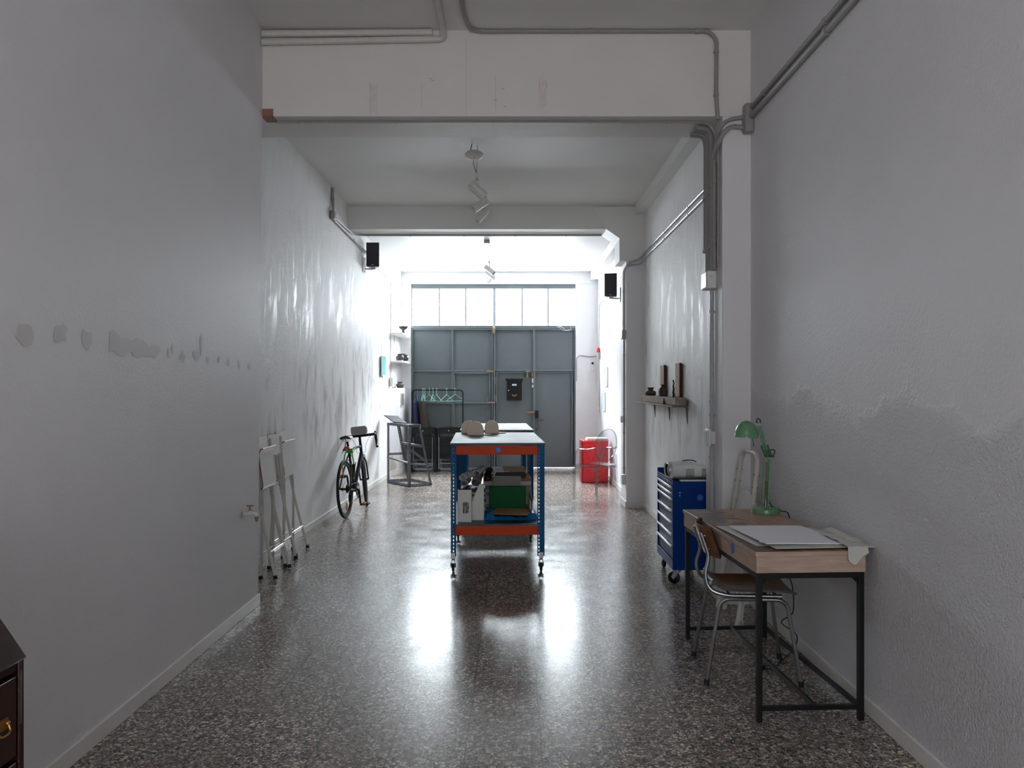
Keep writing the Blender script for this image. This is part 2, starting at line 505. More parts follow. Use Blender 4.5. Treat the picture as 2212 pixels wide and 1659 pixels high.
M_NEWS = mat('printed_newsprint', (222, 222, 226), 0.7, var=0.35, vscale=28)
M_TURQ = mat('turquoise_print', (70, 158, 158), 0.6, var=0.15, vscale=20)
M_PALEPRINT = mat('pale_blue_print', (168, 190, 200), 0.5, var=0.08, vscale=20)
M_GREYPRINT = mat('grey_print', (118, 112, 110), 0.5, var=0.1, vscale=20)

def glass(name, tint=(1, 1, 1), ior=1.45):
    q = N(name); q.t.nodes.remove(q.b)
    tr = q.n('ShaderNodeBsdfTransparent'); tr.inputs[0].default_value = tint + (1,)
    gl = q.n('ShaderNodeBsdfGlossy'); gl.inputs['Roughness'].default_value = 0.02
    fr = q.n('ShaderNodeFresnel'); fr.inputs[0].default_value = ior
    mx = q.n('ShaderNodeMixShader')
    ge = q.n('ShaderNodeNewGeometry')
    fac = q.math('MULTIPLY', fr.outputs[0], q.math('SUBTRACT', 1.0, ge.outputs['Backfacing']))
    q.l(fac, mx.inputs[0]); q.l(tr.outputs[0], mx.inputs[1]); q.l(gl.outputs[0], mx.inputs[2])
    q.l(mx.outputs[0], q.out.inputs[0])
    return q.m
M_PANE = glass('window_glass', (0.95, 0.97, 0.98))
REAR = 0.42  # glass tint setting how much fill the added, unseen rear window lets in
M_REARG = glass('added_window_glass', (REAR, REAR * 0.99, REAR * 0.98))
M_ACRYL = glass('clear_acrylic', (0.80, 0.805, 0.82), 1.55)
M_CLEARP = glass('clear_film', (0.80, 0.82, 0.86), 1.4)

# ---------------------------------------------------------------- the room shell
XL, XR = -1.811, 1.675
BK, WT = -4.0, 4.06
YB1, YB2 = 5.83, 6.33          # first beam, front and back
YC1, YC2 = 10.39, 10.87        # second beam
YG = 15.4                      # gate
ZB1, ZB2 = 3.452, 3.517
struct(MB().box(-2.8, BK - 0.2, -0.2, 2.2, 15.75, 0).build('floor', M_FLOOR, smooth=0), 'worn grey terrazzo tile floor')

# left partition of the near bay, with the repainted filler patches along it
w = MB()
w.hexa([(XL - 0.25, BK, 0), (XL, BK, 0), (XL, YB1, 0), (XL - 0.25, YB1, 0)], [(XL - 0.21, BK, WT), (XL + 0.036, BK, WT), (XL + 0.036, YB1, WT), (XL - 0.21, YB1, WT)])
def wallpatch(px, py, sx, sz, n=11, seed=0, top=None):
    rr = random.Random(seed)
    X = XL + 0.014
    d = -X * K / (CX - px) if px < CX else 1
    z = H - (py - CY) * d / K
    X = XL + 0.036 * z / WT + 0.0015
    pts = []
    for i in range(n):
        a = 2 * PI * i / n
        k = 0.6 + 0.65 * rr.random()
        pts.append((X, d + math.cos(a) * sx * k, z + math.sin(a) * sz * k))
    w.add([(X + 0.0004, d, z)] + pts, [(0, i + 1, (i + 1) % n + 1) for i in range(n)], 1)
for i, (a, b, sx, sz) in enumerate([(52, 722, 0.05, 0.05), (130, 722, 0.05, 0.045), (186, 733, 0.035, 0.05), (246, 738, 0.07, 0.055), (268, 746, 0.10, 0.05), (298, 752, 0.11, 0.04), (328, 758, 0.09, 0.035),
                                    (365, 762, 0.03, 0.035), (372, 752, 0.015, 0.03), (394, 772, 0.04, 0.035), (424, 768, 0.05, 0.035), (434, 744, 0.022, 0.065), (448, 776, 0.025, 0.022), (472, 778, 0.025, 0.022),
                                    (493, 784, 0.03, 0.022), (516, 786, 0.03, 0.026), (540, 792, 0.05, 0.035)]):
    wallpatch(a, b, sx, sz, seed=i)
struct(w.build('wall_left', [M_WALL, M_PATCH], smooth=0), 'smooth grey white wall nearest on the left with filler patches')

# left wall of the two far bays (leans a little and converges)
def xl2(d, z): 
    b = -2.225 + (d - 5.6) * 0.0125
    return b + (-2.08 - b) * z / 3.8
w = MB()
w.hexa([(-2.6, YB1 - 0.3, 0), (xl2(YB1 - 0.3, 0), YB1 - 0.3, 0), (xl2(15.6, 0), 15.6, 0), (-2.6, 15.6, 0)],
       [(-2.6, YB1 - 0.3, 4.1), (xl2(YB1, 4.1), YB1 - 0.3, 4.1), (xl2(15.6, 4.1), 15.6, 4.1), (-2.6, 15.6, 4.1)])
struct(w.build('wall_left.001', M_WALLP, smooth=0), 'patched and streaked white wall further back on the left')
w = MB().box(-2.6, YB1 - 0.3, 0, XL - 0.2, YB1 - 0.06, 4.1)
struct(w.build('wall_left.002', M_WALL, smooth=0))
struct(MB().box(XR, BK, 0, XR + 0.3, YB1 + 0.02, WT).build('wall_right', M_WALLR, smooth=0), 'white wall nearest on the right with rough stucco below')
struct(MB().box(1.645, YB1 + 0.01, 0, 2.0, YC1 + 0.3, 4.1).build('wall_right.001', M_WALLQ, smooth=0), 'streaked white wall on the right behind the timber shelf')
struct(MB().box(1.56, YC1 + 0.3, 0, 2.0, 15.6, 4.1).build('wall_right.002', M_WALL, smooth=0), 'bright white wall on the right near the gate')
# ceilings
struct(MB().box(-2.6, BK, WT, 2.2, YB1 + 0.1, WT + 0.2).build('ceiling', M_CEIL, smooth=0))
struct(MB().box(-2.6, YB2 - 0.1, 3.81, 2.2, YC1 + 0.1, 4.1).build('ceiling.001', M_CEIL, smooth=0))
struct(MB().box(-2.6, YC2 - 0.1, 3.655, 2.2, 15.7, 4.1).build('ceiling.002', M_CEIL, smooth=0))
# beams and pillars
w = MB().box(-2.5, YB1, ZB1, 2.0, YB2, 4.2)
w.box(-1.79, YB1 - 0.002, ZB1 - 0.002, -1.70, YB1 + 0.14, ZB1 + 0.055, 1)
def beammark(pts, mi):      # scraped paint and hairline cracks on the beam face
    vs = [P(x, y, YB1) for x, y in pts]
    w.add([V(p.x, YB1 - 0.0012, p.z) for p in vs], [tuple(range(len(vs)))], mi)
beammark([(1165, 172), (1176, 170), (1182, 186), (1178, 205), (1184, 224), (1170, 238), (1162, 226), (1164, 206)], 2)
beammark([(799, 180), (813, 180), (812, 248), (806, 238), (800, 249)], 2)
for x0, y0, y1 in ((1006.6, 82, 250), (1164, 170, 196), (1180, 172, 188), (798, 176, 248), (814, 180, 250), (1070, 165, 240), (910, 180, 232)):
    beammark([(x0, y0), (x0 + 1.0, y0), (x0 + 1.0, y1), (x0, y1)], 3)
for x0, y0 in ((925, 168), (930, 172), (1082, 190), (1066, 215), (1086, 228)): beammark([(x0, y0), (x0 + 8, y0 + 1), (x0 + 7, y0 + 4), (x0 + 2, y0 + 3)], 3)
struct(w.build('beam', [M_BEAM, M_BRICK, M_SCRAPE, M_CRACK], smooth=0, bevel=0.006), 'white painted beam crossing above, nearest')
struct(MB().box(1.475, YB1, 0, 2.0, YB2, ZB1).build('pillar', M_WALL, smooth=0, bevel=0.008), 'white pillar carrying the grey conduits')
struct(MB().box(-2.5, YC1, ZB2, 2.0, YC2, 4.0).build('beam.001', M_CEIL, smooth=0, bevel=0.006), 'white beam crossing further back')
w = MB().prism([(0.98, 3.80), (1.165, 3.515), (1.33, 3.40), (1.33, 3.114), (1.7, 3.114), (1.7, 3.80)], 'y', YC1 - 0.015, YC2 + 0.01)
struct(w.build('beam_haunch', M_CEIL, smooth=0, bevel=0.006))
struct(MB().box(1.417, YC1, 0, 1.8, YC2, 3.13).build('pillar.001', M_WALL, smooth=0, bevel=0.008), 'white pillar between the far bays on the right')
struct(MB().box(1.53, YB2 - 0.02, 3.70, 1.75, YC1 + 0.02, 3.83).build('trim_1', M_CEIL, smooth=0))
struct(MB().box(1.42, YC2 - 0.02, 3.50, 1.70, 15.5, 3.68).build('trim_2', M_CEIL, smooth=0))
# end wall round the gate
GX0, GX1, GT = -1.915, 1.15, 3.436
w = MB().box(-2.6, 15.30, GT + 0.0, 2.2, 15.62, 4.1)
w.box(-2.6, 15.32, 0, GX0, 15.62, GT + 0.02)
w.box(GX1, 15.32, 0, 2.2, 15.62, GT + 0.02)
struct(w.build('wall_back', M_WALL, smooth=0, bevel=0.006), 'white end wall framing the grey gate')
# rear wall behind the viewer; its window is added to light the near bay
w = MB().box(-2.6, BK - 0.2, 0, -1.55, BK + 0.2, 4.2).box(1.45, BK - 0.2, 0, 2.2, BK + 0.2, 4.2).box(-1.55, BK - 0.2, 3.2, 1.45, BK + 0.2, 4.2).box(-1.55, BK - 0.2, 0, 1.45, BK + 0.2, 0.6)
struct(w.build('wall_front', M_WALL, smooth=0))
wf = MB()
for x in (-1.55, -0.80, -0.075, 0.65, 1.40): wf.box(x, BK - 0.04, 0.6, x + 0.05, BK + 0.04, 3.2)
wf.box(-1.5, BK - 0.04, 0.6, 1.4, BK + 0.04, 0.65).box(-1.5, BK - 0.04, 3.15, 1.4, BK + 0.04, 3.2)
wn2 = struct(wf.build('added_fill_window', M_WFRAME, smooth=0))
for x in (-1.5, -0.75, -0.025, 0.70): MB().box(x, BK - 0.005, 0.65, x + 0.70, BK + 0.005, 3.15).build('pane', M_REARG, wn2, smooth=0)

# baseboards
def base(name, p0, p1, t, h=0.075, inward=1):
    (x0, y0), (x1, y1) = p0, p1
    d = Vector((x1 - x0, y1 - y0, 0)).normalized(); n = Vector((-d.y, d.x, 0)) * t * inward
    a, b = Vector((x0, y0, 0)), Vector((x1, y1, 0))
    return MB().hexa([a, b, b + n, a + n], [v + Vector((0, 0, h)) for v in (a, b, b + n, a + n)])
struct(base('', (XL - 0.002, BK + 0.2), (XL, YB1 + 0.012), 0.014, inward=-1).build('baseboard_left', M_BASE, smooth=0, bevel=0.003))
struct(base('', (xl2(YB1, 0), YB1), (xl2(14.1, 0), 14.1), 0.014, inward=-1).build('baseboard_left.001', M_BASE, smooth=0, bevel=0.003))
struct(base('', (XR, BK + 0.2), (XR, YB1), 0.014).build('baseboard_right', M_BASE, smooth=0, bevel=0.003))
struct(MB().box(1.461, YB1 - 0.014, 0, XR - 0.014, YB1, 0.075).box(1.461, YB1, 0, 1.475, YB2 + 0.014, 0.075).box(1.475, YB2, 0, 1.64, YB2 + 0.014, 0.075).build('baseboard_right.001', M_BASE, smooth=0, bevel=0.003))
struct(MB().box(1.631, YB2 + 0.014, 0, 1.645, YC1 - 0.014, 0.075).build('baseboard_right.002', M_BASE, smooth=0, bevel=0.003))
struct(MB().box(1.403, YC1 - 0.014, 0, 1.645, YC1, 0.085).box(1.403, YC1, 0, 1.417, YC2, 0.085).build('baseboard_right.003', M_BASE, smooth=0, bevel=0.003))
struct(MB().box(1.546, YC2, 0, 1.56, 15.32, 0.075).build('baseboard_right.004', M_BASE, smooth=0, bevel=0.003))

# boxed-in corner pier left of the gate
PL = [(-2.3, 14.06), (-2.11, 14.06), (-2.0, 14.34), (-1.925, 15.34), (-2.3, 15.34)]
w = MB().prism(PL, 'z', 0, 1.50)
_a, _b = V(-2.11, 14.06, 0), V(-2.0, 14.34, 0)
_n = V(0.28, -0.11, 0).normalized() * 0.0012
w.add([_a.lerp(_b, u) + _n + V(0, 0, z) for u, z in ((0.03, 0.09), (0.5, 0.09), (0.72, 0.13), (0.66, 0.20), (0.40, 0.25), (0.30, 0.33), (0.08, 0.34), (0.03, 0.22))], [tuple(range(8))], 1)
struct(w.build('trim_3', [M_WALL, M_RAW], smooth=0), 'low white boxed pier in the corner left of the gate')
struct(MB().prism([(-2.2, 14.046), (-2.104, 14.046), (-1.988, 14.336), (-1.915, 15.30), (-1.93, 15.30), (-2.0, 14.34), (-2.11, 14.06), (-2.2, 14.06)], 'z', 0, 0.085).build('baseboard_back', M_BASE, smooth=0))

# ---------------------------------------------------------------- gate (door) and clerestory (window)
S = YG / K
def gx(px): return (px - CX) * S
def gz(py): return H - (py - CY) * S
gate = MB()
gate.box(GX0 - 0.01, YG + 0.03, 0.0045, gx(1152), YG + 0.05, gz(707)).box(gx(1152), YG + 0.03, 0.009, gx(1241), YG + 0.05, gz(707)).box(gx(1241), YG + 0.03, 0.0045, GX1 + 0.01, YG + 0.05, gz(707))
door = struct(gate.build('door_1', M_GATE, smooth=0), 'double-leaf grey sheet metal gate')
f = MB()
def vbar(px0, px1, y0, y1, t=0.03): f.box(gx(px0), YG - t, gz(y1), gx(px1), YG + 0.03, gz(y0))
def hbar(px0, px1, y0, y1, t=0.03): f.box(gx(px0), YG - t, gz(y1), gx(px1), YG + 0.03, gz(y0))
zb = 1009
vbar(889.5, 892.5, 706, zb); vbar(1240, 1243, 706, zb)
hbar(892, 1240, 709, 713)
vbar(976, 979.5, 713, zb); vbar(1151.5, 1156, 713, zb, 0.025)
hbar(892, 1062, 800, 803); hbar(1071, 1238, 799, 802)
hbar(892, 1060, 869, 872, 0.025)
f.build('gate_rails', M_GATEF, door, smooth=0, bevel=0.004)
f = MB()
vbar(1062, 1064.5, 709, zb, 0.05); vbar(1066.5, 1070, 709, zb, 0.045)
f.build('meeting_stile', M_GATEF, door, smooth=0, bevel=0.004)
f = MB()
hbar(982, 1059, 804, 807, 0.04); vbar(979.8, 982.5, 804, zb, 0.04); vbar(1057, 1059.5, 804, zb, 0.04)
f.build('leaf_frame', M_GATEF, door, smooth=0, bevel=0.003)
f = MB()
hbar(1072, 1236, 803.5, 805, 0.028); vbar(1072, 1074, 804, zb, 0.028); vbar(1234.5, 1236.5, 804, zb, 0.04)
f.build('wicket_door_frame', M_GATEF, door, smooth=0, bevel=0.003)
for px, py in ((891, 760), (891, 850), (891, 950), (1241.5, 725), (1241.5, 845), (1241.5, 960), (1072, 822), (1072, 860), (1236, 860), (1236, 945)):
    MB().cyl((gx(px), YG - 0.045, gz(py) - 0.07), (gx(px), YG - 0.045, gz(py) + 0.07), 0.014, seg=10).build('hinge', M_GATEF, door)
for px, py, wd, hh in ((1067, 713, 0.05, 0.11), (1060, 803, 0.10, 0.04), (1139, 803, 0.05, 0.03), (1062, 870, 0.11, 0.03)):
    b = MB().box(gx(px) - wd / 2, YG - 0.065, gz(py) - hh / 2, gx(px) + wd / 2, YG - 0.045, gz(py) + hh / 2)
    if wd > hh: b.cyl((gx(px) - wd * 0.7, YG - 0.072, gz(py)), (gx(px) + wd * 0.6, YG - 0.072, gz(py)), 0.012, seg=8)
    else: b.cyl((gx(px), YG - 0.072, gz(py) - hh * 0.7), (gx(px), YG - 0.072, gz(py) + hh * 0.6), 0.012, seg=8)
    part(b.build('bolt', M_RUST, door, bevel=0.002), 'tarnished brass bolt')
b = MB().box(gx(1137), YG - 0.04, gz(816), gx(1141), YG + 0.03, gz(804)).box(gx(1148.5), YG - 0.04, gz(814), gx(1151), YG + 0.03, gz(806))
part(b.build('hasp', M_RUST, door, bevel=0.002), 'rusty hasp plate')
for py0, py1 in ((857, 868), (885, 897)):
    MB().box(gx(1052), YG - 0.03, gz(py1), gx(1056), YG + 0.03, gz(py0)).build('latch_plate', M_GATEF, door, bevel=0.003)
b = MB().cyl((gx(1138), YG - 0.05, gz(891)), (gx(1155), YG - 0.05, gz(891)), 0.013, seg=8).box(gx(1143), YG - 0.045, gz(894), gx(1152), YG + 0.03, gz(888))
part(b.build('slide_bolt', M_RUST, door, bevel=0.002), 'old slide bolt')
b = MB().box(gx(1155.5), YG - 0.055, gz(903), gx(1163), YG + 0.03, gz(887)).box(gx(1155.5), YG - 0.03, gz(926), gx(1163), YG + 0.03, gz(903), 1)
b.cyl((gx(1159), YG - 0.085, gz(906.5)), (gx(1173), YG - 0.085, gz(906.5)), 0.011, seg=10, mi=1).cyl((gx(1159), YG - 0.085, gz(906.5)), (gx(1159), YG, gz(906.5)), 0.013, seg=10, mi=1)
part(b.build('door_handle', [M_BLACK, M_ZINC], door, bevel=0.003), 'black electronic lock with a lever')
for y0, y1 in ((817, 827), (831, 837)):
    MB().box(gx(1149), YG - 0.055, gz(y1), gx(1152), YG + 0.03, gz(y0)).build('contact_sensor', M_WPLAST, door, bevel=0.004)
struct(MB().box(GX0, YG - 0.02, 0, GX1, 15.6, 0.004).build('trim_4', M_STEEL, smooth=0), 'metal threshold under the gate')

win = MB()
win.box(GX0 - 0.01, YG - 0.03, gz(624), GX1 + 0.01, YG + 0.10, GT + 0.01).box(GX0 - 0.01, YG - 0.04, gz(709.5), GX1 + 0.01, YG + 0.10, gz(703.5))
win.box(GX0, YG - 0.02, gz(704), gx(891), YG + 0.08, gz(624)).box(gx(1241.5), YG - 0.02, gz(704), GX1, YG + 0.08, gz(624))
window = struct(win.build('window_1', M_GATEF, smooth=0, bevel=0.004), 'row of six bright panes above the gate')
mx = [891, 949, 1006, 1068, 1128, 1184, 1242]
for i, px in enumerate(mx[1:-1]):
    hw = 2.6 if px == 1068 else 1.9
    MB().box(gx(px - hw), YG - 0.01, gz(704), gx(px + hw), YG + 0.06, gz(624)).build('mullion', M_WFRAME, window, smooth=0)
for i in range(6):
    MB().box(gx(mx[i] + 1), YG + 0.02, gz(703.8), gx(mx[i + 1] - 1), YG + 0.026, gz(624)).build('pane', M_PANE, window, smooth=0)
# ================================================================ WORK BENCHES
def lpost(m, x, y, z0, z1, sx, sy, w=0.042, d=0.042, t=0.0025, slot_off=0.5, pitch=0.030):
    """angle post standing at the corner (x, y); flanges run towards sx / sy; both flanges pierced with slots"""
    def flange(fx):
        W = w if fx else d
        c = W * slot_off
        hw = 0.0045
        n = int((z1 - z0) / pitch)
        def strip(a, b, za, zb):
            if fx:
                xa, xb = sorted((x + sx * a, x + sx * b)); ya, yb = sorted((y, y + sy * t))
            else:
                ya, yb = sorted((y + sy * a, y + sy * b)); xa, xb = sorted((x, x + sx * t))
            m.box(xa, ya, za, xb, yb, zb)
        strip(0, c - hw, z0, z1); strip(c + hw, W, z0, z1)
        zz = z0
        for i in range(n):
            za = z0 + (i + 0.5) * pitch - 0.009
            strip(c - hw, c + hw, zz, za); zz = za + 0.018
        strip(c - hw, c + hw, zz, z1)
    flange(True); flange(False)

BW, BL, BH = 0.775, 1.50, 1.072
def make_bench(label, castor=True):
    t = thing('workbench', label, 'workbench', group='blue and orange workbenches')
    # top and shelf
    MB().box(-0.006, -0.012, BH - 0.018, BW + 0.006, BL + 0.012, BH).build('tabletop', M_TOP, t, bevel=0.0015)
    MB().box(0.01, 0.008, 0.385, BW - 0.01, BL - 0.008, 0.400).build('shelf_board', M_TOP, t, bevel=0.001)
    for (x, y, sx, sy, w) in ((0, 0, 1, 1, 0.044), (BW, 0, -1, 1, 0.060), (0, BL, 1, -1, 0.06), (BW, BL, -1, -1, 0.06)):
        m = MB(); lpost(m, x, y, 0.135, BH - 0.019, sx, sy, w=w, slot_off=0.5 if w < 0.05 else 0.78)
        m.build('post', M_BLUE, t, smooth=0)
    for z in (0.31, BH - 0.098):
        for (a, b, c, d) in ((0.004, 0.0035, BW - 0.004, 0.0075), (0.062, BL - 0.0075, BW - 0.062, BL - 0.0035)):
            m = MB().box(a, b, z, c, d, z + 0.075)
            s = 1 if b < 0.5 else -1
            m.box(a, min(b, b + s * 0.02), z, c, max(b, b + s * 0.02), z + 0.003)
            m.build('beam', M_ORANGE, t, smooth=0, bevel=0.001)
        for x in (0.0035, BW - 0.0075):
            MB().box(x, 0.044, z, x + 0.004, BL - 0.044, z + 0.075).build('beam', M_ORANGE, t, smooth=0, bevel=0.001)
    # round blue sticker with small printed letters on the front beam
    m = MB().cyl((0.392, 0.0035, BH - 0.058), (0.392, 0.0022, BH - 0.058), 0.0245, seg=28)
    st = m.build('sticker', M_STICK, t, smooth=0)
    m = MB()
    for dx in (-0.007, 0.007): m.box(0.392 + dx - 0.0045, 0.0014, BH - 0.073, 0.392 + dx - 0.003, 0.0022, BH - 0.041).box(0.392 + dx + 0.003, 0.0014, BH - 0.073, 0.392 + dx + 0.0045, 0.0022, BH - 0.041)
    for k in range(5): m.box(0.392 - 0.010, 0.0014, BH - 0.071 + k * 0.0068, 0.392 + 0.010, 0.0022, BH - 0.0696 + k * 0.0068)
    m.build('print', M_STICKL, st, smooth=0)
    for i, (x, y) in enumerate(((0.018, 0.03), (BW - 0.026, 0.03), (0.018, BL - 0.03), (BW - 0.026, BL - 0.03))):
        m = MB()
        s = 1 if y < 0.5 else -1
        m.box(x - 0.018, y - 0.022, 0.118, x + 0.018, y + 0.022, 0.126)
        m.box(x - 0.016, y - 0.034, 0.118, x + 0.016, y - 0.030, 0.165)
        m.cyl((x, y, 0.10), (x, y, 0.12), 0.012, seg=12)
        m.box(x - 0.015, y - 0.022, 0.062, x - 0.011, y + 0.022, 0.104).box(x + 0.011, y - 0.022, 0.062, x + 0.015, y + 0.022, 0.104).box(x - 0.015, y - 0.022, 0.100, x + 0.015, y + 0.022, 0.104)
        m.bar((x - 0.013, y, 0.075), (x - 0.013, y + 0.022, 0.040), 0.003, 0.02, (1, 0, 0)).bar((x + 0.013, y, 0.075), (x + 0.013, y + 0.022, 0.040), 0.003, 0.02, (1, 0, 0))
        m.cyl((x - 0.018, y + 0.018, 0.035), (x + 0.018, y + 0.018, 0.035), 0.005, seg=8)
        m.cyl((x, y - 0.030, 0.15), (x, y - 0.038, 0.15), 0.007, seg=8)
        c = m.build('caster', M_STEEL, t, bevel=0.0008)
        MB().lathe([(0.012, -0.010), (0.030, -0.010), (0.035, -0.004), (0.035, 0.004), (0.030, 0.010), (0.012, 0.010)], (x, y + 0.018, 0.035), 22, M=Matrix.Rotation(R(90), 4, 'Y'), cap=True).build('wheel', M_RUBBER, c)
    return t
BROT = math.atan(0.039)
bench1 = make_bench('blue and orange workbench on casters, nearest, with goods on its lower shelf')
bench1.location = (-0.520, 6.80, 0); bench1.rotation_euler = (0, 0, BROT)
bench2 = copy_tree(bench1)
bench2['label'] = 'second blue and orange workbench, hidden behind the nearer one, towards the gate'
_u = Vector((-0.039, 1, 0)).normalized()
bench2.location = Vector((-0.520, 6.80, 0)) + _u * 1.985 + Vector((0.03, 0, 0)); bench2.rotation_euler = (0, 0, BROT)

def on_bench(x, y, z): return Matrix.Translation((-0.520, 6.80, 0)) @ Matrix.Rotation(BROT, 4, 'Z') @ Vector((x, y, z))
def bw(px, y, z):
    """bench-local x of a photo column at bench depth y"""
    d = 6.80 + y
    X = (px - CX) * d / K
    return X + 0.520 + 0.039 * y

# wooden bookends on the top
def bookend(px, pyb, w, hgt, yaw, label):
    d = (H - BH) * K / (pyb - CY)
    o = thing('bookend', label, 'bookend', ((px - CX) * d / K, d, BH + 0.0006), R(yaw), group='pale wooden arched bookends')
    rr = w / 2
    poly = [(-rr, 0), (rr, 0), (rr, hgt - rr)] + [(rr * math.cos(R(a)), hgt - rr + rr * math.sin(R(a))) for a in range(10, 180, 10)] + [(-rr, hgt - rr)]
    MB().prism(poly, 'y', -0.009, 0.009).build('upright', M_PLY, o, bevel=0.003)
    MB().box(-rr * 0.2, 0.0095, 0, rr + 0.052, 0.105, 0.010).build('foot', M_PLY, o, bevel=0.002)
    return o
bookend(1027, 940.5, 0.160, 0.135, -14, 'arched pale plywood bookend on the bench, front left')
bookend(1012, 936.0, 0.145, 0.128, -14, 'arched pale plywood bookend on the bench, half hidden behind another')
bookend(1062, 936.5, 0.140, 0.132, -12, 'arched pale plywood bookend on the bench, furthest right of three')

# ---- goods on the lower shelf
ZS = 0.4006
def magfile(name, label, x, y, w, dep, h, yaw, hole):
    o = thing(name, label, 'magazine file', on_bench(x, y, ZS), BROT + R(yaw), group='white magazine files on the bench shelf')
    t = 0.003
    m = MB()
    # spine towards -y, mouth cut down towards +y
    n = 10
    if hole:
        x0, x1, z0, z1, rr_ = w * 0.38, w * 0.80, h * 0.28, h * 0.62, w * 0.16
        m.box(0, 0, 0, x0, t, h).box(x1, 0, 0, w, t, h).box(x0, 0, 0, x1, t, z0).box(x0, 0, z1, x1, t, h)
        for zc, sg in ((z0, 1), (z1, -1)):     # rounded corners on one side of the thumb hole
            pts = [(x1, zc)] + [(x1 - rr_ + rr_ * math.cos(R(a)), zc + sg * (rr_ - rr_ * math.sin(R(a)))) for a in range(0, 91, 15)]
            m.prism(pts, 'y', 0, t)
    else:
        m.box(0, 0, 0, w, t, h)
    side = [(0, 0), (dep, 0), (dep, h * 0.42), (dep * 0.88, h * 0.48), (dep * 0.30, h), (0, h)]
    m.prism(side, 'x', 0, t).prism(side, 'x', w - t, w)
    m.box(0, 0, 0, w, dep, t).box(0, dep - t, 0, w, dep, h * 0.42)
    m.build('file_body', M_WHITE, o, smooth=0)
    m = MB()
    for k, (a, hh) in enumerate(((0.2, 0.62), (0.45, 0.7), (0.7, 0.55))): m.box(w * a, dep * 0.45, t, w * a + w * 0.14, dep - t * 2, h * 0.40 * hh + 0.04)
    m.build('papers', M_PAPERO, o, smooth=0)
    return o
magfile('magazine_file', 'white magazine file with a thumb hole in its spine, front left', bw(988.5, 0.13, 0), 0.10, 0.118, 0.245, 0.272, 0, True)
magfile('magazine_file', 'white magazine file turned sideways showing its sloping side', bw(1045.5, 0.19, 0), 0.20, 0.09, 0.125, 0.30, 90, False)

o = thing('box_file', 'dark green box file standing on the bench shelf', 'box file', on_bench(bw(1057.5, 0.72, 0), 0.70, ZS), BROT)
MB().box(0, 0, 0, 0.333, 0.085, 0.222).build('box_body', M_GREEN, o, bevel=0.003)
MB().box(-0.003, -0.003, 0.0, 0.006, 0.088, 0.226).build('spine_edge', M_GREEN, o, bevel=0.002)
o = MB().box(0, 0, 0, 0.262, 0.06, 0.305).build('archive_box', M_GREYC, loc=on_bench(bw(1064, 0.84, 0), 0.80, ZS), bevel=0.003)
o.rotation_euler = (0, 0, BROT); tag(o, 'grey card box standing behind the green box file', 'box')
# cardboard sheet on a crumpled blue bag, clear film below
g = []
rr = random.Random(3)
nx, ny = 16, 12
for i in range(nx):
    row = []
    for j in range(ny):
        x = 0.275 + 0.465 * i / (nx - 1); y = 0.20 + 0.38 * j / (ny - 1)
        e = min(i, nx - 1 - i, j, ny - 1 - j)
        x += rr.uniform(-0.012, 0.012); y += rr.uniform(-0.012, 0.012)
        row.append((x, y, ZS + 0.0025 + (0.004 + 0.022 * rr.random() + (0.03 if abs(x - 0.51) > 0.15 else 0) if e > 0 else 0.0)))
    g.append(row)
bag = MB().sheet([[tuple(on_bench(*p)) for p in r_] for r_ in g], 0.0008).build('plastic_bag', M_CYANP, smooth=60)
tag(bag, 'crumpled blue plastic bag lying under a sheet of cardboard', 'bag')
o = MB().box(-0.17, -0.16, 0, 0.17, 0.16, 0.006).build('cardboard_sheet', M_CARD, loc=on_bench(0.52, 0.40, ZS + 0.040), bevel=0.001)
o.rotation_euler = (R(1.0), 0, BROT + R(-14)); tag(o, 'brown cardboard sheet lying on the blue plastic bag', 'cardboard')
o = MB().box(0, 0, 0, 0.44, 0.24, 0.0012).build('clear_film', M_CLEARP, loc=on_bench(0.285, 0.022, ZS), smooth=0)
o.rotation_euler = (0, 0, BROT); tag(o, 'clear plastic sheet lying flat at the front edge of the shelf', 'plastic sheet')

# stack of folders and books behind the left magazine files
def slab(name, label, cat, x0, y0, x1, y1, z0, h, mt, yaw=0.0, group='flat stack on the bench shelf', edge=None):
    c = on_bench((x0 + x1) / 2, (y0 + y1) / 2, z0)
    a, b = (x1 - x0) / 2, (y1 - y0) / 2
    o = thing(name, label, cat, c, BROT + R(yaw), group)
    if edge:   # a bound book: covers, spine, page block
        MB().box(-a, -b, 0, a, b, 0.003).box(-a, -b, h - 0.003, a, b, h).box(-a, b - 0.003, 0.003, a, b, h - 0.003).build('cover', mt, o, smooth=0, bevel=0.001)
        MB().box(-a + 0.004, -b + 0.004, 0.0032, a - 0.004, b - 0.004, h - 0.0032).build('page_block', edge, o, smooth=0)
    else:
        MB().box(-a, -b, 0, a, b, h).build('folder_body', mt, o, smooth=0, bevel=0.0015)
        MB().box(-a, -b - 0.001, h * 0.35, -a + 0.06, -b + 0.0005, h * 0.65).build('tab', M_PAPERO, o, smooth=0)
    return o
z = ZS
spec = [('dark brown bound album at the bottom of the left stack', 'album', 0.052, M_DARKB, 'e', 0), ('thick white-edged paper block above the dark album', 'book', 0.030, M_WHITE, 'e', 2),
        ('thin black folder in the middle of the left stack', 'folder', 0.012, M_DARKB, None, -2), ('white magazine stack slice with grey edges', 'book', 0.034, M_PAPERO, 'e', 1), ('black folder with white sheets above the magazines', 'folder', 0.016, M_BLACK, None, 3),
        ('off-white book under the red folder', 'book', 0.030, M_PAPERO, 'e', -1), ('flat red folder in the left stack', 'folder', 0.014, M_REDC, None, 0), ('cream paper block just above the red folder', 'book', 0.022, M_PAPERO, 'e', 1), ('black glossy binder on top of the left stack', 'binder', 0.030, M_BLACK, None, 0)]
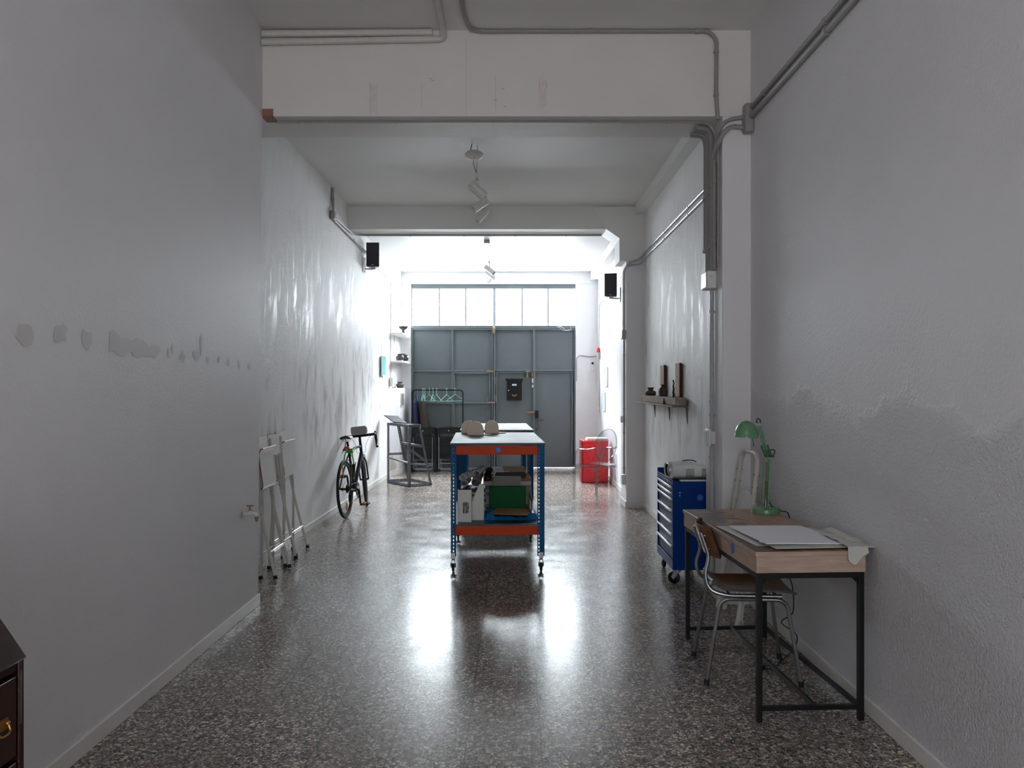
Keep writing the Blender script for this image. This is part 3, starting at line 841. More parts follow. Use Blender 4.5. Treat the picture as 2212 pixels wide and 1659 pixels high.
for lab, cat, h, mt, e, yw in spec:
    slab('book' if e else 'folder', lab, cat, 0.07, 0.40, 0.285, 0.70, z, h, mt, yw, edge=M_PAPERO if e else None)
    z += h + 0.0006
ZT1 = z
# right-hand stack at the back carrying the black portfolio
z = ZS
for lab, cat, h, mt, e in (('brown card wallet at the foot of the rear stack', 'folder', 0.03, M_CARD, None), ('beige drawing block in the rear stack', 'book', 0.085, M_PAPERO, 'e'), ('large cream card box near the top of the rear stack', 'box', 0.085, M_GREYC, None), ('dark drawing album in the rear stack', 'book', 0.05, M_DARKB, 'e'), ('broad brown folder under the black portfolio', 'folder', 0.02, M_CARD, None)):
    slab('book' if e else 'folder', lab, cat, 0.27, 0.92, 0.725, 1.40, z, h, mt, 0, 'rear stack on the bench shelf', edge=M_PAPERO if e else None)
    z += h + 0.0006
slab('portfolio', 'wide black portfolio lying on the rear stack', 'portfolio', 0.30, 0.93, 0.67, 1.39, z, 0.055, M_BLACK, 0, 'rear stack on the bench shelf'); z += 0.0556
slab('folder', 'flat brown card folder on the black portfolio', 'folder', 0.47, 0.95, 0.67, 1.36, z, 0.018, M_CARD, -2, 'rear stack on the bench shelf')
slab('paper_sheet', 'white sheet stack catching light on the black portfolio', 'paper', 0.31, 0.98, 0.46, 1.36, z, 0.012, M_PAPER, 1, 'rear stack on the bench shelf')
# pale boards leaning by the right posts
for i, (x, lab) in enumerate(((0.698, 'pale board standing on edge beside the green box file, outermost'), (0.684, 'pale board standing on edge beside the green box file, inner one'))):
    o = MB().box(-0.004, -0.20, 0, 0.004, 0.20, 0.16 - 0.03 * i).build('offcut_board', M_GREYC if i == 0 else M_PLY, loc=on_bench(x, 0.62, ZS), bevel=0.001)
    o.rotation_euler = (0, 0, BROT); tag(o, lab, 'board', 'pale boards on the bench shelf')
# rolled magazines on top of the left stack and behind
def roll(label, p0, p1, r, mt, turns=2.3, flat=0.8):
    a, b = on_bench(*p0), on_bench(*p1)
    ax = (b - a).normalized(); u = Vector((0, 0, 1)); u = (u - ax * u.dot(ax)).normalized(); w_ = ax.cross(u)
    n = 44
    m = MB()
    out = []
    for k in range(n + 1):
        th = 2 * PI * turns * k / n
        rad = r * (0.62 + 0.38 * k / n)
        out.append(u * (math.sin(th) * rad * flat) + w_ * (math.cos(th) * rad))
    m.sheet([[a + q for q in out], [(a + b) / 2 + q for q in out], [b + q for q in out]], 0.0022)
    o = m.build('rolled_magazine', mt, smooth=50)
    tag(o, label, 'magazine', 'rolled magazines on the bench shelf')
    return o
zt = ZT1 + 0.036
roll('rolled magazine with striped cover, leftmost on the stack', (0.085, 0.46, zt + 0.052), (0.205, 0.72, zt + 0.076), 0.038, M_NEWS)
roll('fat rolled magazine with a dark open end in the middle', (0.205, 0.44, zt + 0.012), (0.225, 0.72, zt + 0.060), 0.046, M_GREYC)
roll('rolled glossy magazine lying above the fat roll', (0.205, 0.52, zt + 0.086), (0.262, 0.78, zt + 0.10), 0.036, M_NEWS)
roll('dark rolled brochure standing to the right of the rolls', (0.306, 0.52, zt + 0.038), (0.325, 0.80, zt + 0.085), 0.034, M_DARKB)
roll('slim white rolled sheet at the right end of the rolls', (0.352, 0.60, zt + 0.060), (0.372, 0.84, zt + 0.072), 0.021, M_PAPER)
roll('crumpled paper roll underneath the striped magazine', (0.10, 0.44, zt + 0.006), (0.13, 0.70, zt + 0.008), 0.034, M_PAPERO)

# ================================================================ DESK
DA = math.atan2(1.115 - 1.047, 1.29)
desk = thing('desk', 'narrow oak laminate desk on a black steel frame against the right wall', 'desk', (1.112, 3.775, 0), DA)
DW, DL, DH = 0.512, 1.285, 0.787
fw = 0.026
MB().box(-0.006, -0.006, DH - 0.022, DW + 0.006, DL + 0.006, DH).build('desktop', None or M_OAK, desk, bevel=0.002)
for y in (0, DL - 0.016): MB().box(0, y, 0.688, DW, y + 0.016, DH - 0.0222).build('end_panel', M_OAKX, desk, bevel=0.001)
for x in (0, DW - 0.016): MB().box(x, 0.0162, 0.688, x + 0.016, DL - 0.0162, DH - 0.0222).build('side_panel', M_OAK, desk, bevel=0.001)
for x in (0.004, DW - fw - 0.004):
    for y in (0.004, DL - fw - 0.004):
        m = MB().box(x, y, 0, x + fw, y + fw, 0.6875)
        s = 1 if x < 0.2 else -1
        cx_ = x + fw if s > 0 else x
        m.prism([(cx_, 0.6875 - fw), (cx_ + s * 0.03, 0.6875 - fw), (cx_, 0.6875 - fw - 0.03)], 'y', y + 0.004, y + fw - 0.004)
        m.build('leg', M_BLKMET, desk, smooth=0, bevel=0.002)
m = MB()
for y in (0.004, DL - fw - 0.004):
    m.box(0.03, y, 0.6875 - fw, DW - 0.03, y + fw, 0.6875).box(0.03, y + 0.003, 0.052, DW - 0.03, y + fw - 0.003, 0.073)
for x in (0.004, DW - fw - 0.004): m.box(x, 0.03, 0.6875 - fw, x + fw, DL - 0.03, 0.6875)
m.build('frame', M_BLKMET, desk, smooth=0, bevel=0.0015)
for x in (0.275, DW - fw - 0.002):
    MB().box(x, 0.027, 0.052, x + 0.02, DL - 0.027, 0.073).build('foot_rail', M_BLKMET, desk, smooth=0, bevel=0.0015)
st = MB().cyl((0.0, 0.345, 0.735), (-0.0013, 0.345, 0.735), 0.026, seg=28).build('sticker', M_STICK, desk, smooth=0)
m = MB()
for dy in (-0.008, 0.008): m.box(-0.002, 0.345 + dy - 0.005, 0.719, -0.0013, 0.345 + dy - 0.0035, 0.751).box(-0.002, 0.345 + dy + 0.0035, 0.719, -0.0013, 0.345 + dy + 0.005, 0.751)
for k in range(5): m.box(-0.002, 0.335, 0.721 + k * 0.007, -0.0013, 0.355, 0.7224 + k * 0.007)
m.build('print', M_STICKL, st, smooth=0)
def dk(x, y, z): return Matrix.Translation((1.112, 3.775, 0)) @ Matrix.Rotation(DA, 4, 'Z') @ Vector((x, y, z))
def desk_at(px, py, z=DH):
    d = (H - z) * K / (py - CY); return Vector(((px - CX) * d / K, d, z))
# paint-darkened, stained worktop: its own material
q = N('stained_worktop')
v = q.co((5, 0.6, 5)); w_ = q.noise(v, 5, 8, 0.65, 1.2)
base_c = q.ramp(w_, [(0.3, lin((140, 108, 86))), (0.7, lin((180, 146, 120)))])
tc = q.n('ShaderNodeTexCoord'); sp = q.n('ShaderNodeSeparateXYZ'); q.l(tc.outputs['Object'], sp.inputs[0])
edge = q.noise(q.co(), 7, 6, 0.7, 0.6)
k1 = q.math('ADD', q.math('MULTIPLY', sp.outputs[0], -1.35), q.math('ADD', q.math('MULTIPLY', edge, 1.5), -0.02))
dirt = q.ramp(k1, [(0.42, 0.0), (0.56, 0.85)])
c = q.mix(dirt, base_c, lin((66, 60, 56)))
sp2 = q.noise(q.co((14, 5, 14)), 3.0, 6, 0.7)
c = q.mix(q.ramp(sp2, [(0.60, 0.0), (0.68, 0.8)]), c, lin((58, 52, 48)))
sp3 = q.noise(q.co((1, 1, 1), (3.1, 1.7, 0)), 14.0, 5, 0.7)
c = q.mix(q.math('MULTIPLY', q.ramp(sp3, [(0.66, 0.0), (0.70, 0.9)]), q.ramp(sp.outputs[0], [(0.12, 1.0), (0.22, 0.0)])), c, lin((110, 150, 152)))
q.col(c); q.rough(0.4)
for ch in desk.children:
    if ch.name.startswith('desktop'):
        ch.data.materials.clear(); ch.data.materials.append(q.m); ch.data.materials.append(M_OAKX)
        for p in ch.data.polygons: p.material_index = 0 if p.normal.z > 0.5 else 1

# paper on the desk
def sheet_poly(corners, n=10, bulge=0.004, seed=0, z0=0.0):
    rr = random.Random(seed)
    A, B, C_, D = [Vector(c) for c in corners]
    g = []
    for i in range(n + 1):
        row = []
        for j in range(n + 1):
            u, w = i / n, j / n
            p = A * (1 - u) * (1 - w) + B * u * (1 - w) + C_ * u * w + D * (1 - u) * w
            p.z += z0 + bulge * (0.5 + 0.5 * math.sin(3 * u + 4 * w + seed)) * rr.uniform(0.75, 1.0)
            row.append(p)
        g.append(row)
    return g
z = DH + 0.0006
c1 = [desk_at(1545, 1138), desk_at(1634, 1180), desk_at(1880, 1176), desk_at(1752, 1140)]
for p in c1: p.x = min(p.x, 1.655)
o = MB().sheet(sheet_poly([(p.x, p.y, z) for p in c1], bulge=0.003, seed=1), 0.0012).build('drawing_paper', M_PAPERO, smooth=50)
tag(o, 'large off-white tracing sheet lying at the bottom of the desk papers', 'paper')
z += 0.0048
def scaled(cs, k, off=(0, 0)):
    c = sum((Vector(p) for p in cs), Vector()) / len(cs)
    return [((p.x - c.x) * k + c.x + off[0], (p.y - c.y) * k + c.y + off[1], z) for p in cs]
o = MB().sheet(sheet_poly([dk(0.10, 0.03, z), dk(0.57, 0.02, z), dk(0.54, 0.50, z), dk(0.08, 0.52, z)], bulge=0.006, seed=5), 0.003).build('drawing_paper', M_PAPERO, smooth=50)
tag(o, 'cream paper wad between the tracing sheet and the white pad', 'paper')
z += 0.0100
o = MB().sheet(sheet_poly([dk(0.075, 0.085, z), dk(0.475, 0.075, z), dk(0.43, 0.555, z), dk(0.055, 0.575, z)], bulge=0.0022, seed=2), 0.005).build('paper_pad', M_PAPER, smooth=50)
tag(o, 'thick white paper stack on top of the desk papers', 'paper')
z += 0.0085
o = MB().sheet(sheet_poly([dk(0.05, 0.10, z - 0.001), dk(0.20, 0.075, z - 0.001), dk(0.20, 0.10, z + 0.001), dk(0.055, 0.125, z + 0.001)], bulge=0.001, seed=4), 0.001).build('paper_strip', M_PAPER, smooth=50)
tag(o, 'narrow white paper strip at the near corner of the white stack', 'paper')
# crumpled translucent tissue hanging over the near right corner
rr = random.Random(9)
g = []
for i in range(9):
    row = []
    for j in range(12):
        u, w = i / 8, j / 11
        x = 0.42 + 0.10 * u; y = 0.30 - 0.345 * w
        zz = DH + 0.027 + rr.uniform(-0.001, 0.007)
        if y < -0.016: 
            zz = DH + 0.012 - (-0.016 - y) * (1.6 + 0.9 * math.sin(u * 5)); y = -0.016 - rr.uniform(0.002, 0.006)
        elif y < 0.04: zz = DH + 0.020 + rr.uniform(0, 0.004)
        row.append(dk(x + rr.uniform(-0.004, 0.004), y, zz))
    g.append(row)
o = MB().sheet(g, 0.0006).build('tissue_paper', M_PAPERO, smooth=60)
tag(o, 'crumpled tracing paper folded over the near right desk corner', 'paper')
g = []
for i in range(8):
    row = []
    for j in range(5):
        row.append(dk(0.475 + 0.045 * j / 4 + 0.01 * (i / 7), 0.05 + 0.36 * i / 7, DH + 0.028 + 0.008 * (j / 4) + rr.uniform(-0.003, 0.006)))
    g.append(row)
o = MB().sheet(g, 0.0006).build('tissue_paper', M_PAPERO, smooth=60)
tag(o, 'raised crumpled paper edge along the wall side of the desk', 'paper')

# ================================================================ DESK LAMP
bl = desk_at(1654, 1107)
lamp = thing('desk_lamp', 'mint green jointed desk lamp with a round weighted base', 'lamp', (bl.x, bl.y, DH + 0.0006), 0)
MB().lathe([(0.001, 0), (0.083, 0), (0.083, 0.020), (0.080, 0.026), (0.070, 0.030), (0.02, 0.034), (0.001, 0.034)], seg=40).build('base', M_LGREEN, lamp)
MB().cyl((0, 0, 0.033), (0, 0, 0.075), 0.010).box(-0.028, -0.010, 0.066, 0.030, 0.010, 0.071).build('stem', M_STEEL, lamp, bevel=0.001)
def Lp(px, py): # lamp-local point in the plane through the base centre
    p = P(px, py, bl.y); return Vector((p.x - bl.x, 0, p.z - DH))
def off(p, dx, dy=0): return Vector((p.x + dx, p.y + dy, p.z))
b0, b1 = Lp(1653, 1088), Lp(1657, 992)
m = MB()
for dx in (-0.016, 0.016):
    for dy in (-0.010, 0.010): m.cyl(off(b0, dx, dy), off(b1, dx * 0.9, dy), 0.0050, seg=8)
m.build('lower_arm', M_LGREEN, lamp)
m = MB()
for dy in (-0.010, 0.010):
    n = 90
    m.tube([off(b0.lerp(b1, 0.12 + 0.40 * k / n), 0.005 * math.cos(k * 1.1), dy + 0.005 * math.sin(k * 1.1)) for k in range(n)], 0.0014, 5)
    m.tube([off(b0.lerp(b1, 0.5), 0, dy), off(b0.lerp(b1, 0.93), 0, dy)], 0.0014, 5)
m.build('spring', M_SPRING, lamp)
e = Lp(1661, 985)
m = MB().box(e.x - 0.024, -0.014, e.z - 0.008, e.x + 0.026, 0.014, e.z - 0.002)
m.cyl((e.x - 0.02, -0.016, e.z), (e.x - 0.02, 0.016, e.z), 0.006, seg=8).cyl((e.x + 0.022, -0.016, e.z), (e.x + 0.022, 0.016, e.z), 0.006, seg=8)
ea, eb = Lp(1660, 985), Lp(1651, 962)
for dx in (-0.011, 0.011): m.bar(off(ea, dx), off(eb, dx), 0.004, 0.026, (1, 0, 0))
m.build('elbow', M_DGREEN, lamp, bevel=0.001)
ua, ub = Lp(1654, 972), Lp(1640, 920)
m = MB()
for dx in (-0.007, 0.007): m.cyl(off(ua, dx), off(ub, dx), 0.0055, seg=8)
m.build('upper_arm', M_LGREEN, lamp)
hd = Lp(1639, 917)
MB().cyl((hd.x, -0.012, hd.z), (hd.x, 0.012, hd.z), 0.011, seg=10).bar((hd.x, 0, hd.z), (hd.x - 0.035, 0, hd.z - 0.012), 0.012, 0.012).build('head_joint', M_STEEL, lamp, bevel=0.001)
sc_ = Lp(1612, 940)
tilt = Matrix.Rotation(R(3), 4, 'Y')
prof = [(0.069 * math.cos(R(a)), 0.086 * math.sin(R(a))) for a in range(0, 91, 9)]
prof = [(max(0.0008, r), z) for r, z in prof]
m = MB().lathe([(0.0705, -0.014), (0.0712, -0.004)] + prof, tuple(sc_), 36, M=tilt)
inner = [(max(0.0008, r * 0.955), z * 0.95 - 0.001) for r, z in prof]
m.lathe([(0.0705, -0.014), (0.066, -0.012)] + inner, tuple(sc_), 36, 1, M=tilt)
shade = m.build('lamp_shade', [M_LGREEN, M_BULB], lamp, smooth=50)
MB().ell((sc_.x, 0, sc_.z + 0.016), 0.030, 0.030, 0.034, 18, 12).build('bulb', M_BULB, lamp)
k0, k1 = Lp(1625, 944), Lp(1628, 962)
MB().cyl(k0, k1, 0.0016, seg=6).ell(tuple(k1), 0.0035, 0.0035, 0.0035, 8, 6).build('switch_pull', M_BLKMET, lamp)
m = MB()
m.tube(spline([Lp(1638, 916), Lp(1634, 910), Lp(1637, 905), Lp(1642, 907), Lp(1643, 914), Lp(1641, 919)], 5), 0.0032, 6)
m.tube(spline([Lp(1661, 976), Lp(1666, 972), Lp(1673, 973), Lp(1673, 979), Lp(1668, 985), Lp(1661, 984)], 5), 0.0032, 6)
m.build('cable_loop', M_BLACK, lamp)
c0 = Lp(1660, 1082)
cord = spline([Vector((bl.x, bl.y, DH)) + Lp(1660, 1082), Vector((bl.x, bl.y, DH)) + Lp(1673, 1098) + V(0, 0.02, 0), (1.600, 4.93, 0.798), (1.652, 4.95, 0.77), (1.656, 4.96, 0.62), (1.652, 4.97, 0.44), (1.655, 4.90, 0.36), (1.63, 4.80, 0.29),
               (1.640, 4.86, 0.20), (1.60, 4.93, 0.13), (1.64, 4.78, 0.10), (1.60, 4.72, 0.03), (1.50, 4.62, 0.006), (1.42, 4.50, 0.006), (1.36, 4.48, 0.008)], 6)
m = MB().tube(cord, 0.0032, 6)
cb = m.build('power_cord', M_BLACK, lamp); cb.location = (-bl.x, -bl.y, -(DH + 0.0006))
m = MB().cyl((1.36, 4.48, 0.013), (1.335, 4.52, 0.013), 0.013, seg=12).cyl((1.335, 4.52, 0.010), (1.325, 4.537, 0.010), 0.0022, seg=6).cyl((1.340, 4.524, 0.018), (1.328, 4.542, 0.018), 0.0022, seg=6)
pl = m.build('plug', M_BLACK, lamp, bevel=0.001); pl.location = (-bl.x, -bl.y, -(DH + 0.0006))
# ================================================================ SCHOOL CHAIR
chair = thing('school_chair', 'tubular steel school chair with varnished plywood seat at the desk', 'chair', (1.248, 4.475, 0), R(-4))
# local: +x is the front of the chair (towards the wall), y across
HWc = 0.19
for s in (-1, 1):
    # leg hoop: front leg and rear leg of one side in one bent tube
    rear = [(-0.235, s * 0.225, 0.012), (-0.165, s * HWc, 0.405), (-0.13, s * HWc, 0.436), (0.02, s * HWc, 0.436)]
    front = [(0.02, s * HWc, 0.436), (0.15, s * HWc, 0.436), (0.185, s * HWc, 0.405), (0.245, s * 0.225, 0.012)]
    MB().tube(fillet(rear, 0.055), 0.0105, 10).build('leg', M_STEEL, chair)
    MB().tube(fillet(front, 0.055), 0.0105, 10).build('leg', M_STEEL, chair)
    for x in (-0.235, 0.245):
        MB().cyl((x * 1.002, s * 0.2255, 0.0), (x * 0.99, s * 0.2235, 0.028), 0.014, seg=12).build('foot_cap', M_RUBBER, chair)
    MB().tube(fillet([(0.16, s * 0.168, 0.448), (-0.13, s * 0.168, 0.448), (-0.215, s * 0.155, 0.475), (-0.235, s * 0.15, 0.56), (-0.205, s * 0.13, 0.64), (-0.248, s * 0.115, 0.765)], 0.06), 0.0105, 10).build('back_tube', M_STEEL, chair)
m = MB()
for x in (-0.10, 0.14): m.cyl((x, -HWc, 0.440), (x, HWc, 0.440), 0.009, seg=8)
m.build('cross_tube', M_STEEL, chair)
# seat: ply sheet, dished, rear corners rolled, front lip
n = 14
g = []
for i in range(n + 1):
    u = i / n; x = -0.195 + 0.425 * u
    hw = 0.178 + 0.022 * u - 0.03 * max(0, 0.15 - u) / 0.15
    row = []
    for j in range(n + 1):
        w = j / n * 2 - 1
        z = 0.4605 - 0.016 * math.sin(PI * min(1, u * 1.2)) * (1 - w * w) + (0.045 * ((0.2 - u) / 0.2) ** 2 if u < 0.2 else 0) - (0.012 * ((u - 0.85) / 0.15) ** 2 if u > 0.85 else 0)
        z += 0.014 * w * w
        row.append((x, w * hw, z))
    g.append(row)
MB().sheet(g, 0.011, edge=1).build('seat', [M_TEAK, M_DARKEDGE], chair, smooth=50)
# backrest: ply sheet curved round the back
g = []
for i in range(11):
    u = i / 10; z = 0.645 + 0.155 * u
    row = []
    for j in range(15):
        w = j / 14 * 2 - 1
        rc = 0.185 - (0.03 * ((abs(u - 0.5) - 0.3) / 0.2) ** 2 if abs(u - 0.5) > 0.3 else 0)
        x = -0.212 + 0.055 * w * w - 0.05 * (u - 0.2)
        row.append((x, w * rc, z))
    g.append(row)
MB().sheet(g, 0.011, edge=1).build('backrest', [M_TEAK, M_DARKEDGE], chair, smooth=50)
for s in (-1, 1):
    for z in (0.68, 0.75): MB().cyl((-0.232 - (z - 0.7) * 0.3, s * 0.118, z), (-0.20 - (z - 0.7) * 0.3, s * 0.118, z), 0.006, seg=8).build('rivet', M_STEEL, chair)

# ================================================================ STEP LADDER leaning on the right wall
lad = thing('step_ladder', 'folded white step ladder leaning on the right wall behind the lamp', 'ladder', (1.425, 5.50, 0), (0, R(8.0), 0))
# local x depth (towards wall +), y along the wall; tilted about y
Wb, Wt, Hh = 0.245, 0.19, 1.115
loop = fillet([(0, -Wb, 0.03), (0, -Wt, Hh), (0, Wt, Hh), (0, Wb, 0.03)], 0.10, 7)
MB().tube(loop, 0.0155, 10).build('front_frame', M_OLDW, lad)
for s in (-1, 1): MB().cyl((0, s * Wb * 1.002, 0.0), (0, s * Wb * 0.995, 0.05), 0.019, seg=12).build('foot_cap', M_OLDW, lad)
for s in (-1, 1):
    MB().bar((0.032, s * 0.205, 0.012), (0.030, s * 0.165, 0.80), 0.022, 0.012, (1, 0, 0)).build('rear_leg', M_OLDW, lad, smooth=0, bevel=0.002)
    MB().box(0.018, s * 0.205 - 0.013, 0.0, 0.046, s * 0.205 + 0.013, 0.04).build('foot_cap', M_OLDW, lad, bevel=0.003)
MB().cyl((0.031, -0.168, 0.76), (0.031, 0.168, 0.76), 0.009).cyl((0.031, -0.20, 0.18), (0.031, 0.20, 0.18), 0.009).build('rear_bar', M_OLDW, lad)
# the tread folded up between the rails, with a rounded top
poly = [(-0.20, 0.46), (0.20, 0.46), (0.186, 0.80)] + [(0.186 * math.cos(R(a)), 0.80 + 0.055 * math.sin(R(a))) for a in range(15, 180, 15)] + [(-0.186, 0.80)]
MB().prism(poly, 'x', 0.006, 0.014).build('tread', M_OLDW, lad, bevel=0.003)
for s in (-1, 1):
    MB().bar((-0.012, s * 0.17, 0.56), (-0.014, s * 0.06, 0.74), 0.012, 0.005, (1, 0, 0)).build('brace', M_OLDW, lad, smooth=0)
MB().bar((-0.013, -0.17, 0.73), (-0.013, 0.10, 0.73), 0.016, 0.006, (1, 0, 0)).build('brace', M_OLDW, lad, smooth=0)
for s in (-1, 1):
    for z in (0.90, 0.98, 0.70, 0.62): MB().cyl((-0.020, s * (Wt + (Wb - Wt) * (1 - z / Hh)), z), (0.020, s * (Wt + (Wb - Wt) * (1 - z / Hh)), z), 0.005, seg=8).build('rivet', M_STEEL, lad)

# ================================================================ TOOL CHEST
chest = thing('tool_chest', 'blue seven-drawer tool chest on casters beside the pillar', 'tool chest', (1.229, 6.375, 0), 0)
CW, CL, CB, CT = 0.335, 0.685, 0.118, 0.802
# open carcass: walls so that drawers sit in a recess on the -x face
m = MB().box(0, 0, CB, CW, 0.022, CT).box(0, CL - 0.022, CB, CW, CL, CT).box(CW - 0.02, 0.022, CB, CW, CL - 0.022, CT)
m.box(0, 0.022, CB, CW - 0.02, CL - 0.022, CB + 0.07).box(0.0, 0.022, CT - 0.03, CW - 0.02, CL - 0.022, CT - 0.006)
m.box(0.0, 0.0, CT, 0.008, CL, CT + 0.012).box(CW - 0.01, 0.0, CT, CW, CL, CT + 0.012).box(0, CL - 0.02, CT, CW, CL, CT + 0.045)
m.build('carcass', M_CHEST, chest, bevel=0.003)
m = MB().box(0.06, -0.004, CT - 0.055, CW, 0.0, CT - 0.035)
m.build('side_ridge', M_CHEST, chest, bevel=0.0015)
m = MB()
for z in (CT - 0.085, CT - 0.107): m.cyl((0.055, -0.005, z), (0.055, 0.0, z), 0.0055, seg=10)
m.build('screw', M_ALU, chest)
st = MB().cyl((0.212, -0.001, CT - 0.122), (0.212, 0.001, CT - 0.122), 0.026, seg=28).build('sticker', M_STICK, chest, smooth=0)
m = MB()
for dx in (-0.008, 0.008): m.box(0.212 + dx - 0.005, -0.0017, CT - 0.138, 0.212 + dx - 0.0035, -0.001, CT - 0.106).box(0.212 + dx + 0.0035, -0.0017, CT - 0.138, 0.212 + dx + 0.005, -0.001, CT - 0.106)
for k in range(5): m.box(0.202, -0.0017, CT - 0.136 + k * 0.007, 0.222, -0.001, CT - 0.1346 + k * 0.007)
m.build('print', M_STICKL, st, smooth=0)
tops = [CT - 0.034, CT - 0.082, CT - 0.127, CT - 0.218, CT - 0.310, CT - 0.402, CT - 0.494, CB + 0.073]
for i in range(7):
    z1, z0 = tops[i], tops[i + 1] + 0.004
    d = MB().box(0.010, 0.028, z0, 0.030, CL - 0.028, z1).box(0.03, 0.04, z0 + 0.004, CW - 0.04, CL - 0.04, z1 - 0.012)
    dr = d.build('drawer', M_CHESTD, chest, bevel=0.002)
    m = MB().box(-0.012, 0.030, z1 - 0.020, 0.010, CL - 0.030, z1 - 0.003)
    m.build('handle', M_ALU, dr, bevel=0.004)
MB().cyl((-0.006, 0.19, CT - 0.018), (0.002, 0.19, CT - 0.018), 0.010, seg=14).build('lock', M_ALU, chest)
MB().box(0.012, 0.012, CT - 0.0055, CW - 0.012, CL - 0.022, CT - 0.001).build('top_mat', M_RUBBER, chest, smooth=0)
def caster(par, x, y, r, top, swivel=0.0, name='caster', wm=M_BLACK):
    Mx = Matrix.Translation((x, y, 0)) @ Matrix.Rotation(swivel, 4, 'Z')
    m = MB()
    m.box(-0.028, -0.034, top - 0.006, 0.028, 0.034, top, M=Mx)
    m.cyl(Mx @ V(0, 0, top - 0.02), Mx @ V(0, 0, top - 0.004), 0.018)
    for s in (-1, 1):
        m.hexa([Mx @ V(s * 0.018 - 0.002, 0.012 + 0.018, r - 0.014), Mx @ V(s * 0.018 + 0.002, 0.012 + 0.018, r - 0.014), Mx @ V(s * 0.018 + 0.002, 0.012 + 0.036, r + 0.008), Mx @ V(s * 0.018 - 0.002, 0.012 + 0.036, r + 0.008)],
               [Mx @ V(s * 0.018 - 0.002, -0.022, top - 0.018), Mx @ V(s * 0.018 + 0.002, -0.022, top - 0.018), Mx @ V(s * 0.018 + 0.002, 0.026, top - 0.018), Mx @ V(s * 0.018 - 0.002, 0.026, top - 0.018)])
    m.box(-0.020, -0.022, top - 0.020, 0.020, 0.026, top - 0.016, M=Mx)
    m.cyl(Mx @ V(-0.024, 0.030, r), Mx @ V(0.024, 0.030, r), 0.006, seg=8)
    c = m.build(name, M_ALU, par, bevel=0.001)
    MB().lathe([(0.008, -0.012), (r * 0.80, -0.012), (r, -0.007), (r, 0.007), (r * 0.80, 0.012), (0.008, 0.012)], tuple(Mx @ V(0, 0.030, r)), 26, M=Matrix.Rotation(swivel, 4, 'Z') @ Matrix.Rotation(R(90), 4, 'Y'), cap=True).build('wheel', wm, c)
for x, y, sw in ((0.05, 0.055, R(62)), (CW - 0.055, 0.055, R(170)), (0.05, CL - 0.075, R(8)), (CW - 0.055, CL - 0.075, R(15))):
    caster(chest, x, y, 0.047, CB, sw)

# projector on the chest
pj = thing('projector', 'rounded white projector lying on the blue tool chest', 'projector', (1.238, 6.44, CT + 0.0006), R(6))
prof = []
n = 18
body = []
for i in range(n + 1):
    u = i / n; x = 0.01 + 0.315 * u
    hh = 0.128 * (0.90 + 0.10 * math.sin(PI * min(1, u * 1.15))) * (1 - 0.42 * max(0, u - 0.45) ** 1.2)
    if u > 0.93: hh *= 1 - 2.2 * (u - 0.93)
    dd = 0.13
    ring = []
    for k in range(28):
        a = 2 * PI * k / 28
        c_, s_ = math.cos(a), math.sin(a)
        e_ = 0.5
        yy = dd * math.copysign(abs(c_) ** e_, c_); zz = hh * 0.5 * math.copysign(abs(s_) ** 0.62, s_)
        ring.append((x, yy + 0.13, zz + hh * 0.5 + 0.012))
    body.append(ring)
m = MB()
vs = [p for r_ in body for p in r_]
fs = [(i * 28 + k, i * 28 + (k + 1) % 28, (i + 1) * 28 + (k + 1) % 28, (i + 1) * 28 + k) for i in range(n) for k in range(28)]
fs += [tuple(range(28))[::-1], tuple(n * 28 + k for k in range(28))]
m.add(vs, fs)
m.build('housing', M_WPLAST, pj, smooth=55)
m = MB()
M1 = Matrix.Translation((0.0, 0.13, 0.074)) @ Matrix.Rotation(R(90), 4, 'Y')
m.lathe([(0.050, -0.004), (0.058, 0.0), (0.060, 0.030), (0.056, 0.045)], seg=30, M=M1)
m.lathe([(0.0008, 0.018), (0.040, 0.012), (0.050, -0.004)], seg=30, mi=1, M=M1)
m.build('lens_ring', [M_ALU, M_BLACK], pj)
def yface(x, z):  # near side of the housing at a given x
    return 0.0
for (x0, x1, nr) in ((0.110, 0.178, 5), (0.238, 0.300, 5)):
    m = MB()
    for i in range(5):
        for j in range(6):
            xx = x0 + (x1 - x0) * (i + 0.5) / 5; zz = 0.032 + 0.011 * j
            m.box(xx - 0.0045, -0.0010, zz - 0.0035, xx + 0.0045, 0.012, zz + 0.0035)
    m.build('vent_grille', M_GREYPRINT, pj, smooth=0)
MB().tube(spline([(0.12, 0.13, 0.139), (0.15, 0.128, 0.148), (0.20, 0.126, 0.147), (0.235, 0.125, 0.134)], 5), 0.004, 8).build('carry_strap', M_BLACK, pj)
m = MB()
for x, y in ((0.04, 0.03), (0.28, 0.03), (0.04, 0.22), (0.28, 0.22)): m.cyl((x, y, 0), (x, y, 0.016), 0.010, seg=10)
m.build('foot', M_BLACK, pj)
o = MB().box(-0.07, -0.02, 0, 0.15, 0.02, 0.012).build('cable_tray', M_WPLAST, loc=(1.36, 6.405, CT + 0.0006), bevel=0.003); tag(o, 'small white plastic strip lying in front of the projector', 'plastic strip')

